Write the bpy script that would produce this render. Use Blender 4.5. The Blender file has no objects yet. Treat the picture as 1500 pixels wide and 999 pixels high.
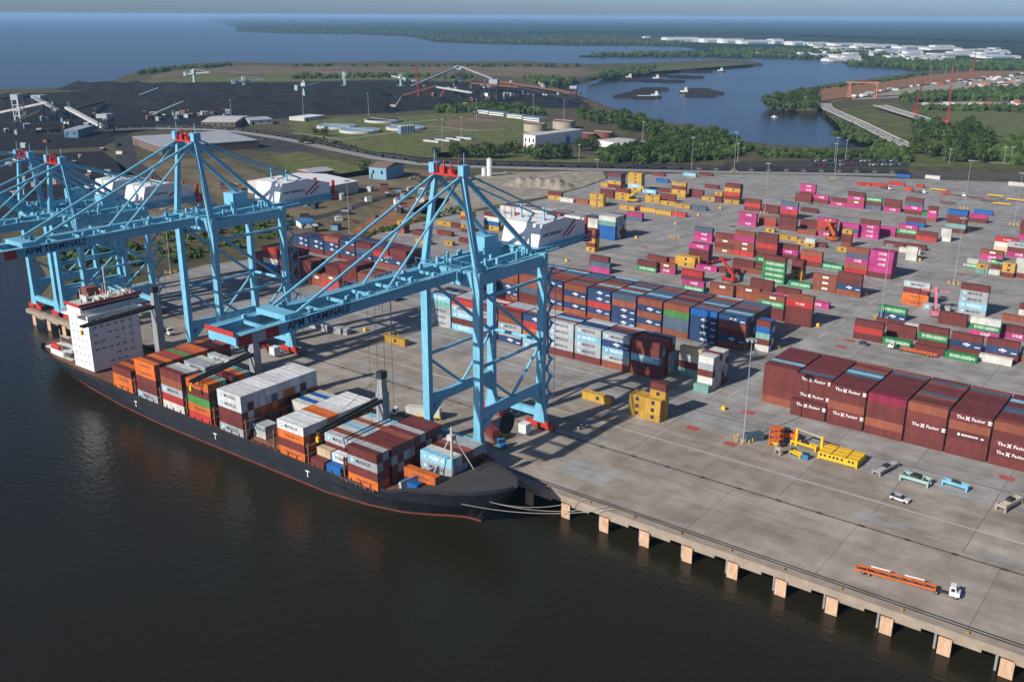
import bpy, bmesh, math, random
from mathutils import Vector, Matrix
from mathutils.geometry import tessellate_polygon
rnd = random.Random(11)
S = bpy.context.scene
COL = S.collection
# ------------------------------------------------------------------ camera (X along the quay, Y inland, Z up from the quay deck)
F_PX, PIT, ROLL, YAW = 1430.977, 0.3213846, 0.0043357, 2.2238156
CAM = Vector((0.0, -210.8167, 131.5534))
fw = Vector((math.cos(YAW)*math.cos(PIT), math.sin(YAW)*math.cos(PIT), -math.sin(PIT)))
rt = Vector((math.sin(YAW), -math.cos(YAW), 0)); up = rt.cross(fw)
r2 = rt*math.cos(ROLL)+up*math.sin(ROLL); u2 = -rt*math.sin(ROLL)+up*math.cos(ROLL)
cd = bpy.data.cameras.new('camera'); cam = bpy.data.objects.new('camera', cd); COL.objects.link(cam)
cd.sensor_width = 36; cd.lens = F_PX*36/1500; cd.clip_start = 1; cd.clip_end = 120000
cam.matrix_world = Matrix(((r2.x,u2.x,-fw.x,CAM.x),(r2.y,u2.y,-fw.y,CAM.y),(r2.z,u2.z,-fw.z,CAM.z),(0,0,0,1)))
S.camera = cam
# ------------------------------------------------------------------ light
SUN_EL, SUN_H = math.radians(31), Vector((-0.225, -0.974))
w = bpy.data.worlds.new('World'); S.world = w; w.use_nodes = True
nt = w.node_tree; bg = nt.nodes['Background']
sky = nt.nodes.new('ShaderNodeTexSky'); sky.sky_type = 'NISHITA'; sky.sun_disc = False
sky.sun_elevation = SUN_EL; sky.sun_rotation = math.atan2(SUN_H.x, SUN_H.y) % (2*math.pi)
sky.air_density = 0.5; sky.dust_density = 0.9; sky.ozone_density = 5.0; sky.altitude = 0
nt.links.new(sky.outputs[0], bg.inputs[0]); bg.inputs[1].default_value = 0.1
sl = bpy.data.lights.new('sun', 'SUN'); sl.energy = 5.0; sl.angle = math.radians(0.55); sl.color = (1, 0.95, 0.88)
so = bpy.data.objects.new('sun', sl); COL.objects.link(so)
so.rotation_euler = Vector((-SUN_H.x*math.cos(SUN_EL), -SUN_H.y*math.cos(SUN_EL), -math.sin(SUN_EL))).to_track_quat('-Z', 'Y').to_euler()
vs = S.view_settings; vs.view_transform = 'Standard'; vs.look = 'None'; vs.gamma = 1; vs.use_curve_mapping = False; vs.exposure = 0.18
S.cycles.volume_bounces = 1; S.cycles.max_bounces = 6

# ------------------------------------------------------------------ helpers
def ray(u, v): return fw + r2*((u-750)/F_PX) - u2*((v-499.5)/F_PX)
def G(u, v, z=0.0):
    d = ray(u, v); return CAM + d*((z-CAM.z)/d.z)
def AY(u, v, y):
    d = ray(u, v); return CAM + d*((y-CAM.y)/d.y)
def GX(p, z=0.0): return [tuple(G(a, b, z))[:2] for a, b in p]

class MB:
    def __init__(s): s.v = []; s.f = []; s.m = []
    def add(s, vs, fs, m=0):
        o = len(s.v); s.v += [tuple(x) for x in vs]; s.f += [tuple(i+o for i in f) for f in fs]; s.m += [m]*len(fs); return s
    def box(s, x0, y0, z0, x1, y1, z1, m=0):
        return s.add([(x0,y0,z0),(x1,y0,z0),(x1,y1,z0),(x0,y1,z0),(x0,y0,z1),(x1,y0,z1),(x1,y1,z1),(x0,y1,z1)],
            [(0,3,2,1),(4,5,6,7),(0,1,5,4),(1,2,6,5),(2,3,7,6),(3,0,4,7)], m)
    def beam(s, p, q, w=1, h=1, m=0, w2=None, h2=None):
        p = Vector(p); q = Vector(q); d = (q-p).normalized()
        a = d.cross(Vector((0,0,1)))
        if a.length < 1e-3: a = Vector((1,0,0))
        a.normalize(); b = a.cross(d).normalized(); w2 = w if w2 is None else w2; h2 = h if h2 is None else h2
        vs = []
        for c, ww, hh in ((p,w,h),(q,w2,h2)):
            for i, j in ((-1,-1),(1,-1),(1,1),(-1,1)): vs.append(c+a*(i*ww/2)+b*(j*hh/2))
        return s.add(vs, [(0,1,2,3),(7,6,5,4),(0,4,5,1),(1,5,6,2),(2,6,7,3),(3,7,4,0)], m)
    def cyl(s, p, q, r, r2_=None, n=8, m=0):
        p = Vector(p); q = Vector(q); d = (q-p).normalized(); r2_ = r if r2_ is None else r2_
        a = d.orthogonal().normalized(); b = d.cross(a)
        vs = [c+(a*math.cos(2*math.pi*i/n)+b*math.sin(2*math.pi*i/n))*rr for c, rr in ((p,r),(q,r2_)) for i in range(n)]
        return s.add(vs, [tuple(range(n-1,-1,-1)), tuple(range(n,2*n))]+[(i,(i+1)%n,n+(i+1)%n,n+i) for i in range(n)], m)
    def prism(s, pts, z0, z1, m=0):
        n = len(pts); tri = tessellate_polygon([[Vector((a,b,0)) for a, b in pts]])
        vs = [(a,b,z0) for a, b in pts]+[(a,b,z1) for a, b in pts]
        area = sum(pts[i][0]*pts[(i+1)%n][1]-pts[(i+1)%n][0]*pts[i][1] for i in range(n))
        fs = []
        for t in tri:
            a, b, c = [Vector((*pts[i],0)) for i in t]
            t = t if (b-a).cross(c-a).z > 0 else t[::-1]
            fs.append(tuple(i+n for i in t))
        for i in range(n):
            j = (i+1)%n; fs.append((i,j,n+j,n+i) if area > 0 else (j,i,n+i,n+j))
        return s.add(vs, fs, m)
    def sheet(s, pts, z, m=0):
        tri = tessellate_polygon([[Vector((a,b,0)) for a, b in pts]])
        fs = []
        for t in tri:
            a, b, c = [Vector((*pts[i],0)) for i in t]
            fs.append(tuple(t if (b-a).cross(c-a).z > 0 else t[::-1]))
        return s.add([(a,b,z) for a, b in pts], fs, m)
    def mesh(s, name, mats):
        me = bpy.data.meshes.new(name); me.from_pydata(s.v, [], s.f)
        for x in (mats if isinstance(mats, (list,tuple)) else [mats]): me.materials.append(x)
        if any(s.m): me.polygons.foreach_set('material_index', s.m)
        me.update(); return me
    def build(s, name, mats, parent=None, **k):
        return put(name, s.mesh(name, mats), parent, **k)
def put(name, me, parent=None, loc=None, rz=0, label=None, cat=None, group=None, kind=None):
    o = bpy.data.objects.new(name, me); COL.objects.link(o); o.parent = parent
    if loc is not None: o.location = loc
    if rz: o.rotation_euler = (0,0,rz)
    tag(o, label, cat, group, kind); return o
def tag(o, label=None, cat=None, group=None, kind=None):
    for k, v in (('label',label),('category',cat),('group',group),('kind',kind)):
        if v: o[k] = v
    return o
def thing(name, label, cat, loc=(0,0,0), rz=0, group=None): return put(name, None, None, loc, rz, label, cat, group)
def kids(o): return KID.get(o.name, list(o.children))
KID = {}
def copy_tree(o, parent=None, label=None):
    c = o.copy(); COL.objects.link(c); c.parent = parent
    if label: c['label'] = label
    for ch in list(o.children): copy_tree(ch, c)
    return c

# ------------------------------------------------------------------ materials
def mat(name, c, rough=0.7, metal=0.0, var=0.25, sc=0.3, stretch=(1,1,1), bump=0.0, c2=None, spec=0.4, rand=0.0, detail=5, mott=0.0):
    m = bpy.data.materials.new(name); m.use_nodes = True; n = m.node_tree.nodes; L = m.node_tree.links
    b = n['Principled BSDF']; b.inputs['Roughness'].default_value = rough; b.inputs['Metallic'].default_value = metal
    b.inputs['Specular IOR Level'].default_value = spec
    tc = n.new('ShaderNodeNewGeometry'); mp = n.new('ShaderNodeMapping'); L.new(tc.outputs['Position'], mp.inputs[0])
    mp.inputs['Scale'].default_value = tuple(sc*x for x in stretch)
    no = n.new('ShaderNodeTexNoise'); no.inputs['Scale'].default_value = 1; no.inputs['Detail'].default_value = detail; no.inputs['Roughness'].default_value = 0.65
    L.new(mp.outputs[0], no.inputs[0])
    r = n.new('ShaderNodeValToRGB'); L.new(no.outputs[0], r.inputs[0]); r.color_ramp.elements[0].position = 0.3; r.color_ramp.elements[1].position = 0.7
    c2 = c2 or tuple(x*(1-var) for x in c); r.color_ramp.elements[0].color = (*c2,1); r.color_ramp.elements[1].color = (*c,1)
    out = r.outputs[0]
    if mott:
        for k_, f_ in ((4.3,mott),(17,mott*0.8)):
            n2 = n.new('ShaderNodeTexNoise'); n2.inputs['Scale'].default_value = k_; n2.inputs['Detail'].default_value = 4; L.new(mp.outputs[0], n2.inputs[0])
            r3 = n.new('ShaderNodeValToRGB'); r3.color_ramp.elements[0].position = 0.38; r3.color_ramp.elements[1].position = 0.62; r3.color_ramp.elements[0].color = (0.5,0.52,0.5,1); r3.color_ramp.elements[1].color = (1.0,1.0,1.0,1); L.new(n2.outputs[0], r3.inputs[0])
            mx = n.new('ShaderNodeMix'); mx.data_type = 'RGBA'; mx.blend_type = 'MULTIPLY'; mx.inputs[0].default_value = f_; L.new(out, mx.inputs[6]); L.new(r3.outputs[0], mx.inputs[7]); out = mx.outputs[2]
    if rand:
        oi = n.new('ShaderNodeObjectInfo'); hs = n.new('ShaderNodeHueSaturation'); mr = n.new('ShaderNodeMapRange')
        ad = n.new('ShaderNodeMath'); ad.operation = 'ADD'; fr = n.new('ShaderNodeMath'); fr.operation = 'FRACT'
        L.new(oi.outputs['Random'], ad.inputs[0]); L.new(tc.outputs['Random Per Island'], ad.inputs[1]); L.new(ad.outputs[0], fr.inputs[0])
        mr.inputs[3].default_value = 1-rand; mr.inputs[4].default_value = 1+rand; L.new(fr.outputs[0], mr.inputs[0])
        L.new(mr.outputs[0], hs.inputs['Value']); L.new(out, hs.inputs['Color']); out = hs.outputs[0]
    L.new(out, b.inputs['Base Color'])
    if bump:
        bp = n.new('ShaderNodeBump'); bp.inputs['Strength'].default_value = bump; bp.inputs['Distance'].default_value = 0.3
        L.new(no.outputs[0], bp.inputs['Height']); L.new(bp.outputs[0], b.inputs['Normal'])
    return m
M = {}
M['crane'] = mat('crane_blue', (0.2,0.53,0.71), 0.5, mott=0.25, var=0.2, sc=0.25, stretch=(1,1,0.3))
M['red'] = mat('machine_red', (0.5,0.04,0.03), 0.5, var=0.3, sc=0.8)
M['white'] = mat('white_paint', (0.74,0.74,0.72), 0.5, var=0.14, sc=0.4)
M['ofwhite'] = mat('aged_white', (0.55,0.54,0.5), 0.6, var=0.25, sc=0.2)
M['dark'] = mat('dark_steel', (0.035,0.037,0.04), 0.6, var=0.4, sc=0.8)
M['black'] = mat('black_rubber', (0.015,0.015,0.016), 0.8)
M['glass'] = mat('window_glass', (0.02,0.03,0.04), 0.12, spec=0.6)
M['grey'] = mat('grey_steel', (0.3,0.31,0.32), 0.55, var=0.25, sc=0.5)
M['galv'] = mat('galvanised_pole', (0.3,0.31,0.33), 0.5, var=0.15)
M['yellow'] = mat('machine_yellow', (0.78,0.47,0.02), 0.5, var=0.2, sc=0.7)
M['orange'] = mat('machine_orange', (0.62,0.13,0.03), 0.55, var=0.25, sc=0.7)
M['gantry'] = mat('faded_orange', (0.48,0.2,0.13), 0.7, var=0.2)
M['mint'] = mat('mint_steel', (0.32,0.45,0.4), 0.6, var=0.25, sc=0.1)
M['blue'] = mat('blue_paint', (0.03,0.2,0.5), 0.5, var=0.2)
M['hull'] = mat('black_hull', (0.022,0.025,0.032), 0.55, var=0.5, sc=0.15, stretch=(1,1,0.2))
M['boot'] = mat('red_boot_top', (0.22,0.05,0.035), 0.7, var=0.4, sc=0.3)
M['deck'] = mat('rusty_deck', (0.22,0.1,0.06), 0.8, var=0.5, sc=0.5)
M['fore'] = mat('dark_forecastle', (0.055,0.05,0.05), 0.8, var=0.35, sc=0.15)
M['gdeck'] = mat('green_deck', (0.12,0.25,0.22), 0.7)
M['apron'] = mat('quay_concrete', (0.36,0.325,0.285), 0.85, c2=(0.24,0.22,0.195), sc=0.035, stretch=(0.35,1.6,1), spec=0.25, detail=9)
M['yard'] = mat('yard_concrete', (0.36,0.345,0.32), 0.85, c2=(0.245,0.235,0.22), sc=0.03, stretch=(1,0.8,1), spec=0.25, detail=9)
def concrete(name, c, c2, st, rand):
    m = mat(name, c, 0.85, c2=c2, sc=0.045, stretch=st, spec=0.25, rand=rand, detail=10); n = m.node_tree.nodes; L = m.node_tree.links; b = n['Principled BSDF']
    src = b.inputs['Base Color'].links[0].from_socket; geo = [x for x in n if x.bl_idname == 'ShaderNodeNewGeometry'][0]
    for sc, stc, lo, f in ((1.0,(0.02,0.3,1),(0.68,0.66,0.64),0.45),(1.0,(0.12,0.02,1),(0.78,0.76,0.74),0.6),(1.0,(0.03,0.05,1),(0.78,0.77,0.75),0.6),(1.0,(0.12,0.15,1),(0.7,0.66,0.6),0.65),(1.0,(1.6,1.6,1),(0.8,0.8,0.8),0.4),(1.0,(0.3,0.34,1),(0.66,0.64,0.62),0.3)):
        mp = n.new('ShaderNodeMapping'); mp.inputs['Scale'].default_value = stc; L.new(geo.outputs['Position'], mp.inputs[0])
        no = n.new('ShaderNodeTexNoise'); no.inputs['Scale'].default_value = sc; no.inputs['Detail'].default_value = 6; L.new(mp.outputs[0], no.inputs[0])
        r = n.new('ShaderNodeValToRGB'); r.color_ramp.elements[0].position = 0.36; r.color_ramp.elements[1].position = 0.6; r.color_ramp.elements[0].color = (*lo,1); r.color_ramp.elements[1].color = (1,1,1,1); L.new(no.outputs[0], r.inputs[0])
        mx = n.new('ShaderNodeMix'); mx.data_type = 'RGBA'; mx.blend_type = 'MULTIPLY'; mx.inputs[0].default_value = f; L.new(src, mx.inputs[6]); L.new(r.outputs[0], mx.inputs[7]); src = mx.outputs[2]
    L.new(src, b.inputs['Base Color']); return m
M['apron'] = concrete('quay_concrete', (0.44,0.39,0.335), (0.35,0.305,0.262), (0.6,1.2,1), 0.09)
M['yard'] = concrete('yard_concrete', (0.42,0.41,0.395), (0.32,0.312,0.3), (1,0.9,1), 0.07)
M['edge'] = mat('quay_edge_concrete', (0.36,0.29,0.22), 0.85, var=0.35, sc=0.25)
M['fender'] = mat('fender_timber', (0.62,0.42,0.28), 0.8, c2=(0.42,0.24,0.14), sc=1.0, stretch=(1,1,0.4))
M['joint'] = mat('joint_dark', (0.06,0.055,0.05), 0.9)
M['paintw'] = mat('line_white', (0.55,0.54,0.5), 0.8, var=0.35, sc=0.6)
M['paintr'] = mat('paint_red', (0.45,0.1,0.09), 0.8, var=0.4, sc=1.2)
M['land'] = mat('rough_ground', (0.13,0.13,0.06), 0.95, c2=(0.11,0.085,0.062), sc=0.02, spec=0.1, detail=9, mott=0.7)
M['marsh'] = mat('marsh_grass', (0.17,0.18,0.06), 0.95, c2=(0.1,0.115,0.04), sc=0.01, spec=0.1, detail=8, mott=0.7)
M['grass'] = mat('mown_grass', (0.14,0.19,0.05), 0.95, c2=(0.18,0.155,0.075), sc=0.02, spec=0.1, detail=8, mott=0.7)
M['coal'] = mat('coal_ground', (0.027,0.028,0.032), 0.9, c2=(0.014,0.014,0.017), sc=0.02, spec=0.2, detail=8, mott=0.7)
M['plateau'] = mat('brown_fill', (0.26,0.19,0.125), 0.95, c2=(0.16,0.135,0.08), sc=0.006, stretch=(0.4,1,1), spec=0.1, detail=8, mott=0.7)
M['dirt'] = mat('orange_dirt', (0.4,0.19,0.09), 0.95, c2=(0.27,0.15,0.085), sc=0.03, spec=0.1, mott=0.7)
M['gravel'] = mat('pale_gravel', (0.44,0.39,0.31), 0.95, c2=(0.33,0.29,0.23), sc=0.03, spec=0.1, detail=8, mott=0.7)
M['asph'] = mat('asphalt', (0.075,0.073,0.072), 0.9, c2=(0.05,0.05,0.05), sc=0.06, spec=0.2, mott=0.7)
M['ballast'] = mat('rail_ballast', (0.15,0.13,0.12), 0.95, c2=(0.1,0.09,0.085), sc=0.2, spec=0.1, mott=0.7)
M['forest'] = mat('far_forest', (0.032,0.05,0.02), 1, c2=(0.012,0.022,0.01), sc=0.008, spec=0.05, detail=10)
M['leaf'] = mat('foliage', (0.06,0.095,0.024), 0.9, c2=(0.025,0.045,0.012), sc=0.12, spec=0.1, rand=0.42)
M['bark'] = mat('bark', (0.09,0.07,0.05), 0.95)
M['bluewall'] = mat('blue_cladding', (0.2,0.36,0.46), 0.6, var=0.12)
M['bluedark'] = mat('slate_cladding', (0.12,0.24,0.33), 0.6, var=0.12)
M['brownroof'] = mat('brown_roof', (0.2,0.14,0.1), 0.8)
M['roof'] = mat('grey_metal_roof', (0.36,0.37,0.4), 0.6, var=0.15, sc=0.05)
M['brickw'] = mat('brown_wall', (0.16,0.12,0.09), 0.8)
M['tankblue'] = mat('basin_blue', (0.22,0.33,0.42), 0.6, var=0.2, sc=0.1)
M['tanktan'] = mat('tank_concrete', (0.42,0.36,0.28), 0.8)
M['rust'] = mat('rust_red', (0.22,0.08,0.05), 0.85)
M['bargeb'] = mat('barge_steel', (0.035,0.03,0.03), 0.8, var=0.4)
M['pinkm'] = mat('pink_machine', (0.62,0.2,0.24), 0.5)
M['rope'] = mat('mooring_rope', (0.5,0.46,0.38), 0.9)
M['letter'] = mat('letter_dark', (0.015,0.03,0.06), 0.6)
# water
wm = bpy.data.materials.new('harbour_water'); wm.use_nodes = True; n = wm.node_tree.nodes; L = wm.node_tree.links
b = n['Principled BSDF']; b.inputs['Base Color'].default_value = (0.016,0.0138,0.0065,1); b.inputs['Roughness'].default_value = 0.22; b.inputs['IOR'].default_value = 1.333
g = n.new('ShaderNodeNewGeometry')
def wn(sc, st, det):
    mp = n.new('ShaderNodeMapping'); mp.inputs['Scale'].default_value = tuple(sc*x for x in st); mp.inputs['Rotation'].default_value = (0,0,0.5)
    L.new(g.outputs['Position'], mp.inputs[0]); t = n.new('ShaderNodeTexNoise'); t.inputs['Scale'].default_value = 1; t.inputs['Detail'].default_value = det
    L.new(mp.outputs[0], t.inputs[0]); return t.outputs[0]
fine = wn(0.35, (1,1.6,1), 4); streak = wn(0.0022, (0.35,1.8,1), 6)
mr = n.new('ShaderNodeMapRange'); mr.inputs[1].default_value = 0.35; mr.inputs[2].default_value = 0.65; mr.inputs[3].default_value = 0.35; mr.inputs[4].default_value = 0.8
L.new(streak, mr.inputs[0]); bp = n.new('ShaderNodeBump'); bp.inputs['Distance'].default_value = 0.35
L.new(mr.outputs[0], bp.inputs['Strength']); L.new(fine, bp.inputs['Height']); L.new(bp.outputs[0], b.inputs['Normal'])
M['water'] = wm

# ------------------------------------------------------------------ water and land
WZ = -6.6
MB().sheet([(52000*math.cos(k*math.pi/60),-210+52000*math.sin(k*math.pi/60)) for k in range(120)], WZ).build('water', M['water'], kind='structure')
shore_px = [(45,447),(70,418),(62,398),(45,372),(10,368),(-120,392),(-320,330),(-400,160),(-60,138),(60,134),(100,132),(150,126),(180,114),(195,109),(240,101),(290,96),(345,94),(430,96),(560,93),(680,94),(760,93),(850,97),
    (930,96),(1000,93),(1060,90.5),(1108,93.5),(1120,96),(1090,99),(1030,101),(985,106),(930,109),(880,114),(862,121),(830,124),(808,128),(830,136),(852,144),(882,155),(905,164),(935,172),(960,179),(985,186),(1050,193),(1075,203),(1100,215),(1150,220),(1200,222),(1240,224),(1268,222),(1281,212),
    (1265,203),(1240,196),(1230,191),(1238,186),(1226,176),(1204,163),(1160,163.5),(1124,158),(1119,148),(1140,139),(1180,132),(1220,126),(1300,115),(1345,108),(1372,106),(1800,112),(2100,300)]
def bank(low, top_z, foot_z, name, m, inset, keep=()):
    n_ = len(low); area = sum(low[i][0]*low[(i+1)%n_][1]-low[(i+1)%n_][0]*low[i][1] for i in range(n_)); sg = 1 if area > 0 else -1
    hi = []
    for i in range(n_):
        a, c = Vector(low[i-1]), Vector(low[(i+1)%n_]); d = (c-a).normalized(); nn = Vector((-d.y,d.x))*sg
        hi.append(tuple(Vector(low[i])+nn*inset) if i not in keep else low[i])
    mb = MB(); mb.sheet(hi, top_z); k = len(mb.v)
    mb.add([(a,b_,foot_z) for a, b_ in low]+[(a,b_,top_z) for a, b_ in hi], [((i,(i+1)%n_,n_+(i+1)%n_,n_+i) if sg > 0 else ((i+1)%n_,i,n_+i,n_+(i+1)%n_)) for i in range(n_)])
    return mb.build(name, M[m], kind='structure')
near = [(-449,33)]+GX(shore_px, WZ)+[(600,300),(600,33)]
bank(near, -0.35, WZ-0.6, 'ground', 'land', 11, (0, len(near)-1, len(near)-2, len(near)-3, len(near)-4))
fz = -5.2
far = GX([(1372,106),(1330,102.5),(1290,99),(1248,97),(1232,91),(1210,87.5),(1130,84),(1050,85),(950,83),(850,84),(848,81.5),(980,78.5),(1022,73),(1000,69),(930,67),(830,67),(720,65),(640,62),(600,54),(520,50.5),(440,50),(400,49),(345,46.5)], fz)
d0 = ray(290,30); d1 = ray(2200,30)
h0 = CAM + d0.normalized()*51500; h1 = CAM + d1.normalized()*51500
MB().prism(far+[(G(345,40,fz).x,G(345,40,fz).y),(h0.x,h0.y),(h1.x,h1.y)]+GX([(1800,112)], fz), -9, fz).build('far_shore_ground', M['forest'], kind='structure')
def zone(name, px, m, lvl, z=-0.35): return MB().sheet(GX(px, z), z+0.05*lvl).build(name, M[m], kind='structure')
zone('coal_yard_ground', [(-100,142),(60,137),(150,132),(200,124),(300,121),(420,121),(560,118),(680,121),(800,130),(850,146),(870,160),(760,158),(690,158),(560,166),(470,170),(360,178),(300,186),(200,192),(150,215),(-100,230)], 'coal', 1)
zone('coal_dock_ground', [(-200,235),(150,222),(190,250),(230,285),(200,330),(60,330),(-100,340)], 'coal', 1)
zone('fill_plateau', [(210,116),(260,103),(345,96.5),(430,98),(700,96.5),(855,100),(882,107),(830,116),(760,116),(700,110),(560,109),(430,110),(300,110)], 'plateau', 2)
zone('meadow_strip', [(200,124),(212,117),(300,111),(430,112),(560,110.5),(700,111.5),(690,120),(560,117),(420,120),(300,120)], 'grass', 2)
zone('peninsula_marsh', [(860,104),(950,98),(1060,92),(1105,94.5),(1030,100),(950,106),(890,112)], 'marsh', 3)
zone('works_lawn', [(420,180),(500,172),(600,170),(690,163),(790,172),(812,185),(775,205),(700,217),(660,232),(600,230),(540,222),(470,205),(430,192)], 'grass', 2)
zone('works_dry_oval', [(648,178),(670,170),(710,169),(745,176),(748,184),(700,188),(660,187)], 'plateau', 3)
zone('verge_lawn', [(395,230),(440,222),(520,242),(560,254),(500,262),(430,255)], 'grass', 2)
zone('track_side_lawn', [(640,224),(700,221),(900,230),(1000,236),(900,240),(640,234)], 'grass', 2)
zone('depot_asphalt', [(330,200),(400,200),(450,215),(470,222),(380,222),(330,215)], 'asph', 2)
zone('workshop_ground', [(395,272),(560,245),(660,252),(640,285),(560,330),(500,350),(400,345),(420,300)], 'plateau', 2)
zone('scrub_ground', [(170,235),(330,232),(400,262),(330,330),(240,380),(200,300)], 'plateau', 1)
zone('dirt_patch', [(572,300),(620,288),(660,292),(640,312),(600,335),(540,352),(490,362),(520,335)], 'dirt', 3)
zone('gravel_pad', [(648,268),(720,253),(800,252),(882,250),(888,262),(850,275),(800,288),(720,302),(640,318),(600,310),(640,285)], 'gravel', 3)
zone('marsh_meadow', [(1208,164),(1300,150),(1390,165),(1500,165),(1800,175),(1800,250),(1340,245),(1270,226),(1283,212),(1240,195)], 'marsh', 2)
zone('bright_meadow', [(1390,166),(1440,162),(1540,172),(1700,205),(1500,208),(1440,196),(1390,188)], 'grass', 3)
zone('construction_dirt', [(1175,138),(1200,130),(1300,119),(1360,110),(1430,105),(1500,104),(1500,109),(1420,116),(1330,127),(1270,137),(1240,146),(1210,152),(1190,148)], 'dirt', 3)
zone('construction_concrete', [(1245,147),(1330,129),(1420,118),(1500,111),(1700,112),(1700,130),(1500,128),(1430,130),(1400,136),(1330,143)], 'gravel', 3)
zone('truck_park', [(1340,152),(1420,149),(1500,151),(1600,155),(1500,158),(1380,158)], 'gravel', 4)
zone('car_park', [(1185,236),(1300,232),(1335,238),(1330,246),(1180,246),(1060,243),(1065,238)], 'asph', 4)
def road(name, px, wd, m='asph', lvl=4, z=-0.35):
    P = [G(a, b, z) for a, b in px]; mb = MB(); Lp = []; Rp = []
    for i, p in enumerate(P):
        d = (P[min(i+1,len(P)-1)]-P[max(i-1,0)]); d.z = 0; d.normalize(); nn = Vector((-d.y,d.x,0))*wd/2
        Lp.append(p+nn); Rp.append(p-nn)
    zz = z+0.05*lvl
    vs_ = [(a.x,a.y,zz) for a in Lp]+[(a.x,a.y,zz) for a in Rp]; k = len(P)
    return mb.add(vs_, [(k+i,k+i+1,i+1,i) for i in range(k-1)]).build(name, M[m], kind='structure')
road('access_road', [(180,200),(185,235),(230,270),(300,300),(330,330)], 18, 'asph')
road('shore_road', [(420,330),(500,310),(560,290),(700,262)], 9, 'asph', 5)
road('works_road', [(430,195),(500,205),(560,197),(620,190),(680,192),(740,190)], 6, 'gravel', 4)
road('service_road', [(640,176),(600,180),(560,182),(650,187),(700,192)], 7, 'gravel', 5)
road('meadow_road', [(1425,236),(1470,240),(1540,246)], 8, 'gravel', 5)
road('bend_road', [(1440,196),(1475,203),(1520,212)], 12, 'asph', 5)
road('field_road', [(880,230),(905,222),(925,212)], 10, 'gravel', 5)
# yard and quay: concrete decks
yard = [(-449,38)]+GX([(215,412),(300,388),(430,372),(520,352),(600,330),(660,316),(740,304),(800,291),(870,270),(905,257),(1000,254),(1200,257),(1330,262),(1500,268),(1800,282)])+[(560,420),(560,38)]
ypave = MB().prism(yard, -3, -0.05).build('yard_pavement', M['yard'], kind='structure')
MB().sheet([(-345,38.3),(58,38.3),(58,334),(-345,334)], -0.04).build('joint_bed', mat('joint_grey',(0.16,0.15,0.14),0.9), ypave)
quay = MB().box(-449,2.2,-2.4,560,38,-0.045).build('quay_deck', M['joint'], kind='structure')
MB().box(-449,-0.2,-1.9,560,2.2,0.05).build('quay_kerb', M['edge'], quay)
MB().box(-449,14,-9,560,37.9,-2.4).build('quay_shade_core', M['dark'], quay)  # dark colour stands in for the shade of the open void below deck
pile = MB().cyl((0,0,-9),(0,0,-1.9),0.32,n=8).mesh('pile', M['grey']); corb = MB().box(0,-0.1,-2.8,6.4,2.4,-1.9).mesh('pile_cap', M['edge'])
for k in range(35): put('pile', pile, quay, (-443.5+k*13.05,1.1,0))
for k in range(35): put('pile_cap', corb, quay, (-440+k*13.05,0,0))
slabs = {}
def slab(x0, y0, x1, y1, m, parent):
    kx = (round(x1-x0,2), round(y1-y0,2), m)
    if kx not in slabs: slabs[kx] = MB().box(0,0,-0.3,kx[0],kx[1],0).mesh('slab', M[m])
    o = put('slab', slabs[kx], parent, (x0,y0,rnd.uniform(-0.004,0.004)))
for i in range(17):
    x0 = -430+i*36.1
    for y0, y1 in ((2.2,19.2),(19.35,37.9)): slab(x0, y0, x0+36, y1, 'apron', quay)
for i in range(16):
    x0 = -345+i*25.2
    for y0, y1 in ((38.4,58),(58.2,70),(70.2,81.6),(82.4,98),(98.2,122),(122.2,146),(146.2,170),(170.2,194),(194.2,218),(218.2,242),(242.2,266),(266.2,300),(300.2,334)):
        slab(x0, y0, x0+25, y1, 'apron' if y1 < 75 else 'yard', ypave)
for y in (3.0, 4.1, 35.5):      # crane rails and their slots
    MB().box(-449,y-0.28,0.005,200,y+0.28,0.012).build('rail_slot', M['joint'], quay)
    MB().box(-449,y-0.06,0.012,200,y+0.06,0.05).build('crane_rail', M['dark'], quay)
for i in range(38):              # rail tie-down boxes
    MB().box(-440+i*12-0.8,34.9,0.012,-440+i*12+0.8,36.1,0.03).build('tie_down', M['joint'], quay)
for y, x0, x1 in ((90,-330,-185),(52,-300,60),(285,-330,-250)): MB().box(x0,y,0.009,x1,y+0.5,0.013).build('lane_line', M['paintw'], ypave)
for i in range(14): MB().box(-139,100+i*22,0.009,-138.6,112+i*22,0.013).build('lane_line', M['paintw'], ypave)
for i, (u, v) in enumerate([(1097,604),(1015,627),(1232,508),(1245,499),(1475,700),(1070,650),(1408,402),(945,362)]):
    p = G(u,v); MB().box(p.x-2.2,p.y-1.6,0.014,p.x+2.2,p.y+1.6,0.018).build('painted_mark', M['paintr'], ypave)
for u, v, a, bb in ((865,640,7,3.5),(1290,762,7,4),(1470,822,7,4),(1080,560,7,9),(600,560,30,4),(860,690,9,12)):
    p = G(u,v); MB().box(p.x-a,p.y-bb/2,0.016,p.x+a,p.y+bb/2,0.02).build('concrete_patch', M['yard'], quay)
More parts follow.
